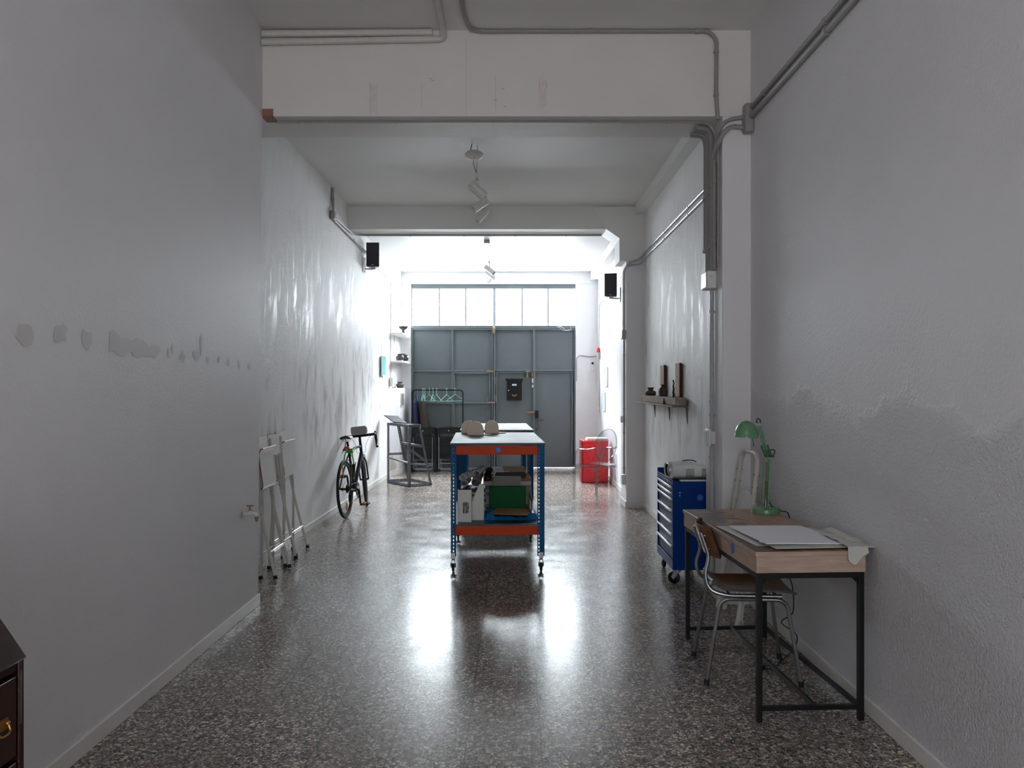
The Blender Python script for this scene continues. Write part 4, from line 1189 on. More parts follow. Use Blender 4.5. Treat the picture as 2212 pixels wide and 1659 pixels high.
# ================================================================ TIMBER SHELF with pots
SHX = 1.645
shelf = thing('wall_shelf', 'weathered timber wall shelf on three thin brackets', 'shelf', (SHX, 0, 0))
zt = 1.432
MB().box(-0.125, 7.75, zt - 0.075, -0.020, 9.75, zt).build('timber', M_BEAMW, shelf, bevel=0.006)
MB().box(-0.150, 7.80, zt - 0.094, -0.002, 10.05, zt - 0.0755).build('board', M_BEAMW, shelf, bevel=0.003)
for y in (7.80, 8.69, 9.57):
    MB().prism([(-0.002, zt - 0.095), (-0.020, zt - 0.095), (-0.017, zt - 0.115), (-0.005, zt - 0.25), (-0.002, zt - 0.25)], 'y', y - 0.005, y + 0.005).build('bracket', M_ZINC, shelf, smooth=0)
for k, (y, w, h, lab) in enumerate(((8.83, 0.17, 0.335, 'weathered timber block standing on the shelf, shorter and further one'), (8.00, 0.16, 0.335, 'weathered timber block standing on the shelf, nearer and taller-looking one'))):
    o = MB().box(-0.026, 0, 0, 0.0, w + 0.05, h, 0).build('timber_block', [M_BLOCKW, M_BLOCKD], loc=(SHX - 0.012 - (0.0), y, zt + 0.0006), bevel=0.006)
    for p in o.data.polygons: p.material_index = 1 if p.normal.y < -0.5 else 0
    tag(o, lab, 'timber', 'timber blocks on the wall shelf')
def pot(name, label, cat, loc, prof, mt, group=None, seg=28):
    o = MB().lathe(prof, seg=seg).build(name, mt, loc=loc, smooth=50)
    return tag(o, label, cat, group)
def prof_in(pr, t=0.006):
    """closed pot: outside profile, then back down the inside"""
    ins = [(max(0.001, r - t), max(z, t)) for r, z in reversed(pr)]
    return [(0.001, 0)] + pr + ins + [(0.001, t)]
pot('clay_pot', 'dark squat clay pot with a flared neck on the timber shelf', 'pot', (SHX - 0.085, 9.40, zt + 0.0006), prof_in([(0.05, 0), (0.058, 0.006), (0.064, 0.028), (0.056, 0.048), (0.028, 0.058), (0.027, 0.064), (0.040, 0.092)]), M_CLAY, 'clay pots on the timber shelf')
pot('clay_jug', 'tall brown clay jar with a narrow neck on the timber shelf', 'jar', (SHX - 0.082, 8.62, zt + 0.0006), prof_in([(0.036, 0), (0.042, 0.01), (0.048, 0.05), (0.042, 0.082), (0.018, 0.102), (0.018, 0.112), (0.029, 0.126)]), M_CLAY, 'clay pots on the timber shelf')
pot('clay_vase', 'small brown clay vase in front of the timber beam', 'vase', (SHX - 0.1375, 8.28, zt - 0.0750), prof_in([(0.010, 0), (0.012, 0.008), (0.0118, 0.03), (0.006, 0.042), (0.006, 0.048), (0.010, 0.058)], 0.002), M_CLAY, 'clay pots on the timber shelf', 16)
o = MB()
zz = 0.0
for i in range(9): 
    r = 0.012 - 0.0006 * i
    o.ell((0.003 * math.sin(i * 2.1), 0.003 * math.cos(i * 1.7), 0.010 + i * 0.0185), r, r, 0.013, 10, 8)
o = o.build('beaded_figure', M_BLKMET, loc=(SHX - 0.10, 7.97, zt + 0.0006), smooth=60); tag(o, 'slim dark knobbly figurine in front of the timber block', 'figurine')

# ================================================================ CONDUITS and boxes
def conduit(name, label, pts, r, mt, clamps=(), bend=0.06, cat='conduit', group='grey conduits on walls and beams', seg=10):
    o = MB().tube(fillet(pts, bend, 6), r, seg).build(name, mt)
    tag(o, label, cat, group)
    for (p, ax) in clamps:
        p = Vector(p); ax = Vector(ax).normalized()
        MB().tube([p - ax * 0.008, p + ax * 0.008], r * 1.35, 10).build('clamp', mt, o)
    return o
ZC = WT - 0.03
conduit('painted_pipe', 'thick white painted pipe on the beam turning along the near ceiling', [P(566, 91, 5.795), P(958, 84, 5.795), V(-0.494, 5.72, ZC), V(-0.494, 1.5, ZC)], 0.022, M_PIPEW, bend=0.12, cat='pipe', group='white painted pipes')
conduit('painted_pipe', 'white painted pipe above another one, ending before the ceiling bend', [P(566, 73, 5.80), P(934, 70, 5.80)], 0.024, M_PIPEW, cat='pipe', group='white painted pipes')
conduit('conduit', 'grey conduit along the top of the near beam curving down to the right', [V(-0.37, 1.5, ZC + 0.012), V(-0.335, 5.60, ZC + 0.012), V(-0.30, 5.812, 4.045), P(1530, 67, 5.812), P(1548, 84, 5.812), P(1547, 205, 5.812), P(1551, 258, 5.812)], 0.0145, M_CONDUIT,
        [((P(1042, 66, 5.812)), (1, 0, 0)), ((P(1272, 66, 5.812)), (1, 0, 0)), ((P(1505, 67, 5.812)), (1, 0, 0)), (P(1547, 112, 5.812), (0, 0, 1)), (P(1547, 205, 5.812), (0, 0, 1))], 0.13)
conduit('conduit', 'thin conduit under the front edge of the near beam', [V(-1.70, 5.93, ZB1 - 0.008), V(1.36, 5.93, ZB1 - 0.008), V(1.43, 5.95, ZB1 - 0.03), V(1.455, 5.95, ZB1 - 0.10), V(1.460, 5.88, ZB1 - 0.2), V(1.460, 5.88, 2.40)], 0.008, M_CONDUIT,
        [(V(x, 5.93, ZB1 - 0.008), (1, 0, 0)) for x in (-1.55, -0.85, -0.15, 0.55, 1.1)] + [(V(1.460, 5.88, z), (0, 0, 1)) for z in (3.14, 2.62)], 0.05)
conduit('conduit', 'upper of two conduits along the near right wall', [V(XR - 0.018, 1.5, 3.487), V(XR - 0.018, 5.735, 3.487)], 0.016, M_CONDUIT, [(V(XR - 0.018, y, 3.487), (0, 1, 0)) for y in (4.38, 5.45)])
conduit('conduit', 'lower of two conduits along the near right wall', [V(XR - 0.020, 1.5, 3.424), V(XR - 0.020, 5.735, 3.424)], 0.0195, M_CONDUIT, [(V(XR - 0.020, y, 3.424), (0, 1, 0)) for y in (4.36,)])
m = MB().box(XR - 0.062, 5.738, 3.318, XR - 0.0005, 5.822, 3.52)
jb = m.build('junction_box', M_CONDUIT, bevel=0.012, seg=3); tag(jb, 'grey junction box where the near right conduits meet the pillar', 'junction box', 'junction boxes')
part(MB().box(XR - 0.066, 5.744, 3.33, XR - 0.062, 5.816, 3.46).build('lid', M_CONDUIT, jb, bevel=0.003), 'grey lid')
conduit('conduit', 'upper short conduit from the junction box to the cable bundle', [V(XR - 0.06, 5.80, 3.435), V(1.53, 5.807, 3.425), V(1.478, 5.80, 3.40), V(1.452, 5.83, 3.35), V(1.450, 5.96, 3.26), V(1.450, 5.96, 2.385)], 0.014, M_CONDUIT, [(V(1.45, 5.96, z), (0, 0, 1)) for z in (3.02, 2.58)], 0.07)
conduit('conduit', 'lower short conduit from the junction box to the cable bundle', [V(XR - 0.06, 5.80, 3.365), V(1.53, 5.807, 3.375), V(1.478, 5.80, 3.33), V(1.442, 5.86, 3.25), V(1.448, 6.01, 3.16), V(1.448, 6.01, 2.385)], 0.017, M_CONDUIT, [(V(1.448, 6.01, z), (0, 0, 1)) for z in (3.0, 2.56)], 0.07)
for i, (y, r, lab) in enumerate(((6.065, 0.018, 'third'), (6.12, 0.016, 'fourth'), (6.18, 0.019, 'fifth'), (6.245, 0.019, 'sixth'))):
    conduit('conduit', '%s conduit from the front in the bundle down the pillar side' % lab, [V(1.33, y - 0.05, ZB1 - 0.021), V(1.43, y - 0.03, ZB1 - 0.025), V(1.455, y, ZB1 - 0.09), V(1.455, y, 2.385 if i < 3 else 2.55)], r, M_CONDUIT, [(V(1.455, y, z), (0, 0, 1)) for z in (2.96, 2.56)], 0.05)
m = MB().box(1.405, 5.985, 2.255, 1.4745, 6.165, 2.384)
jb = m.build('junction_box', M_WPLAST, bevel=0.008, seg=3); tag(jb, 'white junction box under the conduit bundle on the pillar', 'junction box', 'junction boxes')
part(MB().box(1.398, 5.995, 2.262, 1.405, 6.155, 2.377).build('lid', M_WPLAST, jb, bevel=0.004), 'white lid')
MB().cyl((1.44, 5.985, 2.345), (1.44, 5.965, 2.345), 0.014).build('gland', M_WPLAST, jb)
conduit('conduit', 'single conduit running down the pillar side to the floor', [V(1.456, 6.06, 2.254), V(1.456, 6.06, 0.076)], 0.0165, M_CONDUITB, [(V(1.456, 6.06, z), (0, 0, 1)) for z in (2.09, 1.43, 1.33, 1.02)])
m = MB().box(1.418, 6.00, 1.105, 1.438, 6.12, 1.228)
jb = m.build('wall_socket', M_WPLAST, bevel=0.006, seg=3); tag(jb, 'white switch box halfway down the pillar conduit', 'switch', 'white switch boxes on conduits')
MB().box(1.411, 6.012, 1.118, 1.418, 6.108, 1.216).build('rocker', M_WPLAST, jb, bevel=0.002)
MB().box(1.438, 6.03, 1.12, 1.4745, 6.045, 1.21).box(1.438, 6.078, 1.12, 1.4745, 6.09, 1.21).build('mounting_plate', M_WPLAST, jb, smooth=0)

for z, r, lab in ((3.225, 0.012, 'upper'), (3.155, 0.012, 'lower')):
    conduit('conduit', '%s of two bright conduits high on the wall above the timber shelf' % lab, [V(1.632, 6.36, z), V(1.632, 10.30, z - 0.02), V(1.60, 10.374, z - 0.06 - (0.02 if r else 0)), V(1.45, 10.374, 3.09 if lab == 'upper' else 3.06), V(1.40, 10.40 + (0.0 if lab == 'upper' else 0.09), 3.02), V(1.402, 10.44 if lab == 'upper' else 10.54, 2.90), V(1.402, 10.44 if lab == 'upper' else 10.54, 2.252)], r, M_CONDUITB,
            [(V(1.632, y, z - 0.02 * (y - 6.36) / 3.94), (0, 1, 0)) for y in (6.9, 7.7, 8.9)] + [(V(1.402, 10.44 if lab == 'upper' else 10.54, zz), (0, 0, 1)) for zz in (2.75, 2.33)], 0.05)
def wbox(label, x0, y0, z0, x1, y1, z1, mt, name='junction_box', cat='junction box', group='junction boxes', face='-x'):
    o = MB().box(x0, y0, z0, x1, y1, z1).build(name, mt, bevel=0.006, seg=3); tag(o, label, cat, group)
    if face == '-x': MB().box(x0 - 0.004, y0 + 0.008, z0 + 0.008, x0, y1 - 0.008, z1 - 0.008).build('lid', mt, o, bevel=0.0015)
    elif face == '-y': MB().box(x0 + 0.008, y0 - 0.004, z0 + 0.008, x1 - 0.008, y0, z1 - 0.008).build('lid', mt, o, bevel=0.0015)
    else: MB().box(x1, y0 + 0.008, z0 + 0.008, x1 + 0.004, y1 - 0.008, z1 - 0.008).build('lid', mt, o, bevel=0.0015)
    return o
wbox('grey junction box on the far pillar below two conduits', 1.372, 10.41, 2.135, 1.4165, 10.57, 2.25, M_CONDUIT)
conduit('conduit', 'single conduit down the far pillar to its floor socket', [V(1.402, 10.48, 2.133), V(1.402, 10.48, 0.42)], 0.012, M_CONDUIT, [(V(1.402, 10.48, z), (0, 0, 1)) for z in (1.93, 1.25, 0.95, 0.5)])
wbox('white switch box halfway down the far pillar conduit', 1.362, 10.43, 1.075, 1.388, 10.53, 1.165, M_WPLAST, 'wall_socket', 'switch', 'white switch boxes on conduits')
wbox('white socket box at the foot of the far pillar conduit', 1.372, 10.42, 0.29, 1.4165, 10.56, 0.415, M_WPLAST, 'wall_socket', 'socket', 'white switch boxes on conduits')
# left side, second bay
xw = xl2(9.45, 3.6)
conduit('conduit', 'short grey conduit dropping from the ceiling on the left wall', [V(xw + 0.016, 9.40, 3.80), V(xw + 0.016, 9.43, 3.54)], 0.016, M_CONDUIT, [(V(xw + 0.016, 9.41, 3.68), (0, 0, 1))])
wbox('grey junction box high on the left wall below the ceiling', xl2(9.4, 3.5) + 0.004, 9.36, 3.44, xl2(9.4, 3.5) + 0.045, 9.48, 3.54, M_CONDUIT, face='+x')
conduit('conduit', 'conduit along the left wall turning under the far beam', [V(xw + 0.028, 9.485, 3.475), V(xl2(10.5, 3.5) + 0.028, 10.56, 3.482), V(xl2(10.7, 3.5) + 0.10, 10.74, ZB2 - 0.013), V(1.14, 10.74, ZB2 - 0.013)], 0.0125, M_CONDUIT, [(V(x, 10.74, ZB2 - 0.013), (1, 0, 0)) for x in (-1.9, -1.35, -0.65, 0.02, 0.68)], 0.08)
conduit('conduit', 'lower conduit along the left wall running to the left speaker', [V(xl2(9.5, 3.5) + 0.018, 9.485, 3.455), V(xl2(11.4, 3.4) + 0.018, 11.70, 3.405)], 0.015, M_CONDUIT, [(V(xl2(10.5, 3.4) + 0.018, 10.62, 3.43), (0, 1, 0))])
conduit('cable', 'thin white cable from the left speaker down to a wall socket', [V(xl2(12.2, 3.3) + 0.006, 12.1, 3.34), V(xl2(13.9, 3.3) + 0.006, 13.9, 3.33), V(xl2(13.98, 2.9) + 0.008, 13.98, 3.25), V(xl2(13.98, 1.7) + 0.008, 13.98, 1.68)], 0.007, M_CONDUITB, [(V(xl2(13.98, z) + 0.008, 13.98, z), (0, 0, 1)) for z in (3.1, 2.42, 1.86)], 0.06, 'cable', 'thin wall cables')
wbox('white socket on the left wall at the end of the thin cable', xl2(13.98, 1.6) + 0.001, 13.93, 1.53, xl2(13.98, 1.6) + 0.05, 14.03, 1.68, M_WPLAST, 'wall_socket', 'socket', 'white switch boxes on conduits', '+x')
# right side, far bay
conduit('conduit', 'thin conduit down the bright right wall near the gate', [V(1.552, 13.2, 3.02), V(1.552, 14.9, 3.02), V(1.552, 15.0, 2.92), V(1.552, 15.0, 1.05)], 0.008, M_CONDUITB, [(V(1.552, 15.0, z), (0, 0, 1)) for z in (2.8, 1.9, 1.2)], 0.06, 'conduit')
wbox('white socket at the lower end of the thin conduit near the gate', 1.525, 14.95, 0.96, 1.5595, 15.05, 1.05, M_WPLAST, 'wall_socket', 'socket', 'white switch boxes on conduits')
conduit('cable', 'wavy grey cable crossing the end wall right of the gate', [V(1.165, 15.31, 1.62), V(1.165, 15.31, 2.06), V(1.22, 15.31, 2.105), V(1.33, 15.308, 2.09), V(1.43, 15.308, 2.075), V(1.53, 15.308, 2.095)], 0.008, M_CONDUIT, (), 0.05, 'cable', 'thin wall cables')
o = thing('alarm_beacon', 'small red alarm beacon on a grey box near the gate', 'alarm', (1.535, 14.9, 2.14))
MB().box(-0.025, -0.05, -0.115, 0.0245, 0.05, 0.0).build('base_box', M_CONDUIT, o, bevel=0.005)
MB().lathe([(0.001, 0.10), (0.018, 0.096), (0.030, 0.075), (0.032, 0.0), (0.001, 0.0)], (-0.008, 0, 0), 18).build('dome', M_REDL, o)
o = thing('door_intercom', 'narrow white intercom with a dark eye on the end wall', 'intercom', (1.46, 15.318, 1.90))
MB().box(-0.035, -0.045, -0.09, 0.035, 0, 0.09).build('housing', M_WPLAST, o, bevel=0.008, seg=3)
MB().cyl((0, -0.052, 0.055), (0, -0.044, 0.055), 0.022, seg=18).build('eye', M_BLACK, o)

# ================================================================ SPEAKERS
def speaker(label, loc, yaw, wall_dx):
    o = thing('loudspeaker', label, 'loudspeaker', loc, R(yaw), 'black-fronted loudspeakers')
    # local -y is the front
    MB().prism([(-0.088, -0.09), (0.088, -0.09), (0.070, 0.10), (-0.070, 0.10)], 'z', -0.165, 0.165).build('cabinet', M_WPLAST, o, bevel=0.012, seg=3)
    MB().box(-0.090, -0.104, -0.168, 0.090, -0.0905, 0.168).build('grille', M_SPK, o, bevel=0.012, seg=3)
    MB().box(-0.016, -0.1055, -0.147, 0.016, -0.104, -0.138).build('badge', M_STEEL, o, smooth=0)
    m = MB().box(-0.03, -0.02, -0.19, 0.03, 0.05, -0.166)
    M_ = Matrix.Rotation(-R(yaw), 4, 'Z')
    m.box(min(0, wall_dx), -0.015, -0.195, max(0, wall_dx), 0.045, -0.178, M=M_)
    m.box(wall_dx - 0.006, -0.03, -0.24, wall_dx + 0.006, 0.07, -0.03, M=M_)
    m.build('bracket', M_STEEL, o, bevel=0.001)
    return o
speaker('black-fronted loudspeaker bracketed to the left wall', (-1.965, 11.55, 3.365), 2, xl2(11.5, 3.3) + 0.008 + 1.965)
speaker('black-fronted loudspeaker beyond the right pillar', (1.425, 12.05, 3.005), -12, 1.56 - 0.008 - 1.425)

# ================================================================ SPOTLIGHT BARS
def spot_bar(label, x0, y0, zc, spots, rail_z, canopy_r, junction):
    o = thing('spotlight_bar', label, 'light', (x0, y0, zc), 0, 'white spotlight bars hanging from the ceiling')
    if junction:
        MB().box(-0.04, -0.05, -0.055, 0.04, 0.05, -0.001).build('ceiling_box', M_CONDUIT, o, bevel=0.004)
    else:
        MB().lathe([(0.001, -0.012), (canopy_r * 0.75, -0.012), (canopy_r * 0.97, -0.002), (canopy_r, 0.006), (canopy_r * 0.95, 0.012), (0.001, 0.014)], (0, -0.02, -0.105), 36, M=Matrix.Rotation(R(-14), 4, 'X')).build('canopy', M_SPOT, o)
        MB().tube(spline([(-0.02, -0.03, -0.002), (-0.03, -0.04, -0.06), (0.0, -0.02, -0.115)], 6), 0.0045, 6).build('cable', M_DGREEN, o)
        MB().cyl((0.03, 0, -0.122), (0.03, 0, -0.001), 0.003, seg=6).build('suspension_wire', M_STEEL, o)
    yl = max(s[1] for s in spots) + 0.12
    yf = min(s[1] for s in spots) - 0.25
    MB().box(-0.016, yf, rail_z, 0.016, yl, rail_z + 0.022).build('rail', M_SPOT, o, bevel=0.002)
    for y in (yf + 0.08, yl - 0.10):
        MB().cyl((0, y, rail_z + 0.02), (0.006, y, -0.001), 0.0025, seg=6).build('suspension_wire', M_STEEL, o)
    MB().tube(spline([(0.0, -0.01, -0.12 if not junction else -0.05), (-0.015, (yf) * 0.4, (rail_z) * 0.6 - 0.02), (0, yf + 0.02, rail_z + 0.022)], 6), 0.004, 6).build('feed_cable', M_DGREEN if junction else M_BLACK, o)
    for (dx, dy, tx, ty, tz) in spots:
        d = Vector((tx, ty, tz)).normalized()
        c = Vector((dx, dy, rail_z - 0.085))
        m = MB().cyl((0, dy, rail_z), (0, dy, rail_z - 0.035), 0.009, seg=10).cyl((0, dy, rail_z - 0.03), tuple(c), 0.006, seg=8)
        m.build('stem', M_SPOT, o)
        m = MB(); L = 0.098
        rot = d.to_track_quat('Z', 'Y').to_matrix().to_4x4()
        m.lathe([(0.001, -L), (0.038, -L), (0.040, -L + 0.004), (0.040, L), (0.036, L), (0.034, L - 0.035)], tuple(c), 28, M=rot)
        m.lathe([(0.034, L - 0.035), (0.02, L - 0.05), (0.001, L - 0.055)], tuple(c), 28, 1, M=rot)
        m.build('spot_head', [M_SPOT, M_GREYPRINT], o)
    return o
spot_bar('bar of four white spotlights hung under a round canopy, nearer one', -0.372, 7.75, 3.81, [(0.004, 0.62, 0.72, 0.25, -0.60), (0, 0.80, 0.80, 0.1, -0.75), (0.0, 1.36, -0.80, -0.35, -0.62), (0.0, 1.92, -0.66, -0.30, -0.78)], -0.185, 0.088, False)
spot_bar('bar of three white spotlights in front of the bright panes, further one', -0.392, 11.95, 3.655, [(0, 1.35, 0.75, -0.35, -0.62), (0.0, 1.98, 0.80, -0.15, -0.62), (0, 2.42, -0.66, -0.2, -0.75)], -0.16, 0.06, True)
# ================================================================ BICYCLE
bike = thing('bicycle', 'black road bicycle leaning on the left wall', 'bicycle', (-1.955, 9.60, 0), (0, R(-2.2), R(-2.9)))
def wheel(y, name='wheel'):
    Mx = Matrix.Translation((0, y, 0.34)) @ Matrix.Rotation(R(90), 4, 'Y')
    w = MB()
    w.tube([Mx @ V(0.323 * math.cos(2 * PI * k / 56), 0.323 * math.sin(2 * PI * k / 56), 0) for k in range(56)], 0.0170, 10, closed=True)
    wh = w.build(name, M_RUBBER, bike)
    MB().lathe([(0.286, -0.009), (0.312, -0.011), (0.312, 0.011), (0.286, 0.009), (0.286, -0.009)], seg=56, M=Mx).build('rim', M_BLKMET, wh)
    m = MB()
    for k in range(28):
        a = 2 * PI * k / 28; s = 1 if k % 2 else -1
        b = a + (0.5 if (k // 2) % 2 else -0.5)
        m.tube([Mx @ V(0.018 * math.cos(b), 0.018 * math.sin(b), s * 0.026), Mx @ V(0.288 * math.cos(a), 0.288 * math.sin(a), 0)], 0.0011, 4)
    m.build('spokes', M_ZINC, wh)
    MB().lathe([(0.004, -0.055), (0.012, -0.05), (0.012, -0.03), (0.021, -0.03), (0.021, -0.024), (0.012, -0.022), (0.012, 0.022), (0.021, 0.024), (0.021, 0.03), (0.012, 0.03), (0.012, 0.05), (0.004, 0.055)], seg=16, M=Mx, cap=True).build('hub', M_BLKMET, wh)
    for a in (75, 255):
        c = Mx @ V(0.22 * math.sin(R(a)), 0.22 * math.cos(R(a)), 0)
        MB().box(c.x - 0.006, c.y - 0.014, c.z - 0.045, c.x + 0.006, c.y + 0.014, c.z + 0.045, M=None).build('reflector', M_REFL, wh, bevel=0.003)
    return wh
wheel(0.0); front_wheel = wheel(1.0)
BB = V(0, 0.42, 0.275); ST = V(0, 0.265, 0.73); HT = V(0, 0.835, 0.80); HB = V(0, 0.875, 0.67)
STEER = Matrix.Translation(HT) @ Matrix.Rotation(R(12), 4, (HT - HB).normalized()) @ Matrix.Translation(-HT)
m = MB()
m.cyl(BB, V(0, 0.25, 0.775), 0.016).tube(spline([ST - V(0, 0, 0.03), V(0, 0.52, 0.775), HT + V(0, 0.005, -0.025)], 8), [0.016] * 17, 10)
m.cyl(BB + V(0, 0.005, 0.005), HB + V(0, -0.01, 0.015), 0.024).cyl(HB, HT, 0.019)
for s in (-1, 1):
    m.tube([V(s * 0.062, 0, 0.34), V(s * 0.055, 0.06, 0.325), V(s * 0.026, 0.40, 0.28)], 0.0095, 8)
    m.tube([V(s * 0.062, 0, 0.345), V(s * 0.045, 0.12, 0.52), V(s * 0.014, 0.262, 0.715)], 0.0085, 8)
m.cyl(BB - V(0.036, 0, 0), BB + V(0.036, 0, 0), 0.021)
fr = m.build('frame', M_FRAME_BK, bike)
m = MB()
for k, (a, b) in enumerate(((BB + V(0.0225, 0.02, 0.04), HB + V(0.0225, -0.03, -0.03)), (BB + V(-0.0225, 0.02, 0.04), HB + V(-0.0225, -0.03, -0.03)))):
    m.bar(a, b, 0.004, 0.012, (1, 0, 0))
part(m.build('frame_stripe', mat('pale_stripe', (120, 150, 190), 0.4), fr, smooth=0), 'pale blue stripe')
m = MB()
m.cyl(HB, HB - V(0, -0.012, 0.04), 0.02)
for s in (-1, 1): m.tube(spline([HB + V(s * 0.012, 0.010, -0.03), V(s * 0.042, 0.90, 0.585), V(s * 0.050, 0.955, 0.44), V(s * 0.052, 1.0, 0.34)], 5), 0.0105, 8)
m.build('fork', M_FRAME_BK, bike)
SP = V(0, 0.19, 0.905)
MB().cyl(ST - V(0, 0.01, -0.02), SP - V(0, 0, 0.03), 0.0135).build('seat_post', M_BLKMET, bike)
g = []
for i in range(11):
    u = i / 10; y = 0.08 + 0.265 * u; hw = 0.037 * (1 - u) ** 1.4 + 0.016
    g.append([(hw * w, y, 0.918 + 0.012 * (1 - u) * (1 - u) - 0.020 * abs(w) ** 2.2 * (1 - 0.5 * u)) for w in (-1, -0.75, -0.45, 0, 0.45, 0.75, 1)])
MB().sheet([r_[::-1] for r_ in g], 0.022).build('saddle', M_BLACK, bike, smooth=60)
m = MB()
for s in (-1, 1): m.tube(spline([V(s * 0.03, 0.10, 0.918), V(s * 0.03, 0.15, 0.885), V(s * 0.022, 0.24, 0.885), V(s * 0.014, 0.32, 0.912)], 5), 0.0035, 6)
m.build('saddle_rail', M_STEEL, bike)
HC = V(0, 0.86, 0.905)
MB().cyl(HT, HT + V(0, -0.012, 0.065), 0.016).cyl(HT + V(0, -0.012, 0.055), HC + V(0, 0.05, 0), 0.016).build('stem', M_BLKMET, bike)
m = MB()
for s in (-1, 1):
    m.tube(fillet([HC + V(0, 0.05, 0), HC + V(s * 0.185, 0.045, 0.005), HC + V(s * 0.195, 0.135, 0.0), HC + V(s * 0.20, 0.145, -0.085), HC + V(s * 0.203, 0.06, -0.150), HC + V(s * 0.205, 0.00, -0.152)], 0.055, 6), 0.0175, 10)
m.build('handlebar', M_BLACK, bike)
for s in (-1, 1):
    m = MB().ell(HC + V(s * 0.197, 0.135, 0.02), 0.017, 0.036, 0.024, 12, 8)
    m.tube(spline([HC + V(s * 0.197, 0.165, 0.02), HC + V(s * 0.195, 0.18, -0.04), HC + V(s * 0.205, 0.16, -0.115)], 5), 0.006, 6)
    m.build('brake_lever', M_BLACK, bike)
m = MB()
for s in (-1, 1): m.tube(spline([HC + V(s * 0.19, 0.12, 0.0), HC + V(s * 0.12, 0.19, -0.03), HC + V(s * 0.06, 0.16, -0.13), HC + V(s * 0.055, 0.02, -0.2), HB + V(s * 0.02, 0.02, 0.02)], 7), 0.0025, 6)
m.build('brake_cable', M_BLACK, bike)
Rx = Matrix.Translation(BB + V(0.045, 0, 0)) @ Matrix.Rotation(R(90), 4, 'Y')
m = MB()
for (r, dx) in ((0.088, 0.006), (0.066, -0.006)):
    m.lathe([(r - 0.016, dx - 0.0015), (r + 0.004, dx - 0.0015), (r + 0.004, dx + 0.0015), (r - 0.016, dx + 0.0015), (r - 0.016, dx - 0.0015)], seg=44, M=Rx)
for k in range(5): m.bar(BB + V(0.05, 0, 0), BB + V(0.05, 0.075 * math.cos(k * 1.2566), 0.075 * math.sin(k * 1.2566)), 0.014, 0.004, (1, 0, 0))
m.build('chainring', M_BLKMET, bike)
for s, zz in ((1, -0.17), (-1, 0.17)):
    MB().bar(BB + V(s * 0.062, 0, 0), BB + V(s * 0.075, 0.0, zz), 0.014, 0.022, (1, 0, 0)).cyl(BB + V(s * 0.03, 0, 0), BB + V(s * 0.07, 0, 0), 0.010).build('crank_arm', M_BLACK, bike, bevel=0.002)
    c = BB + V(s * 0.13, 0, zz)
    m = MB().cyl(BB + V(s * 0.075, 0, zz), BB + V(s * 0.185, 0, zz), 0.007)
    m.box(c.x - 0.05, c.y - 0.052, c.z - 0.014, c.x + 0.05, c.y - 0.036, c.z + 0.014).box(c.x - 0.05, c.y + 0.036, c.z - 0.014, c.x + 0.05, c.y + 0.052, c.z + 0.014)
    m.box(c.x - 0.050, c.y - 0.05, c.z - 0.012, c.x - 0.034, c.y + 0.05, c.z + 0.012).box(c.x + 0.034, c.y - 0.05, c.z - 0.012, c.x + 0.050, c.y + 0.05, c.z + 0.012).box(c.x - 0.014, c.y - 0.04, c.z - 0.012, c.x + 0.014, c.y + 0.04, c.z + 0.012)
    pd = m.build('pedal', M_BLACK, bike, bevel=0.002)
    MB().box(c.x - 0.025, c.y - 0.0535, c.z - 0.004, c.x + 0.025, c.y - 0.052, c.z + 0.012).build('reflector', M_REFL, pd, smooth=0)
Mc = Matrix.Translation((0, 0, 0.34)) @ Matrix.Rotation(R(90), 4, 'Y')
m = MB()
for i in range(7): m.lathe([(0.012, 0.022 + i * 0.0045), (0.050 - i * 0.0045, 0.022 + i * 0.0045), (0.050 - i * 0.0045, 0.0245 + i * 0.0045), (0.012, 0.0245 + i * 0.0045)], seg=24, M=Mc)
m.build('cassette', M_BLKMET, bike)
top = [V(0.045, 0.42 + 0.0, 0.275 + 0.094), V(0.038, 0.0, 0.34 + 0.036)]
m = MB().tube(top, 0.0035, 6).tube([V(0.045, 0.42, 0.275 - 0.094), V(0.042, 0.06, 0.178), V(0.040, 0.025, 0.19), V(0.040, 0.045, 0.262), V(0.038, 0.0, 0.304)], 0.0035, 6)
m.build('chain', M_BLKMET, bike)
m = MB().bar(V(0.052, 0.01, 0.31), V(0.05, 0.05, 0.262), 0.012, 0.016, (1, 0, 0)).bar(V(0.042, 0.045, 0.265), V(0.042, 0.05, 0.18), 0.006, 0.03, (1, 0, 0))
m.cyl(V(0.036, 0.045, 0.262), V(0.048, 0.045, 0.262), 0.018).cyl(V(0.036, 0.05, 0.185), V(0.048, 0.05, 0.185), 0.018)
m.build('derailleur', M_BLKMET, bike)
for o_ in bike.children:      # front end steered a little to the left
    nm = o_.name.split('.')[0]
    if nm in ('fork', 'stem', 'handlebar', 'brake_lever', 'brake_cable') or (nm == 'wheel' and o_ is front_wheel):
        o_.matrix_local = STEER
MB().box(-0.026, 0.152, 0.79, 0.020, 0.19, 0.825).build('tail_light', M_REDL, bike, bevel=0.005)
m = MB()
for y, z in ((0.30 - 0.06, 0.655), (0.93, 0.66)): m.tube([V(-0.03, y, z - 0.04), V(-0.026, y, z), V(0.026, y, z), V(0.03, y, z - 0.04)], 0.006, 8)
m.build('brake_caliper', M_BLKMET, bike)
MB().cyl(V(0.0, 0.47, 0.50), V(0, 0.56, 0.60), 0.006).cyl(V(0, 0.40, 0.44), V(0, 0.46, 0.58), 0.022).build('frame_pump', M_BLACK, bike)
Mb = Matrix.Translation((-1.955, 9.60, 0)) @ Euler((0, R(-2.2), R(-2.9))).to_matrix().to_4x4()
lock = MB()
lk = []
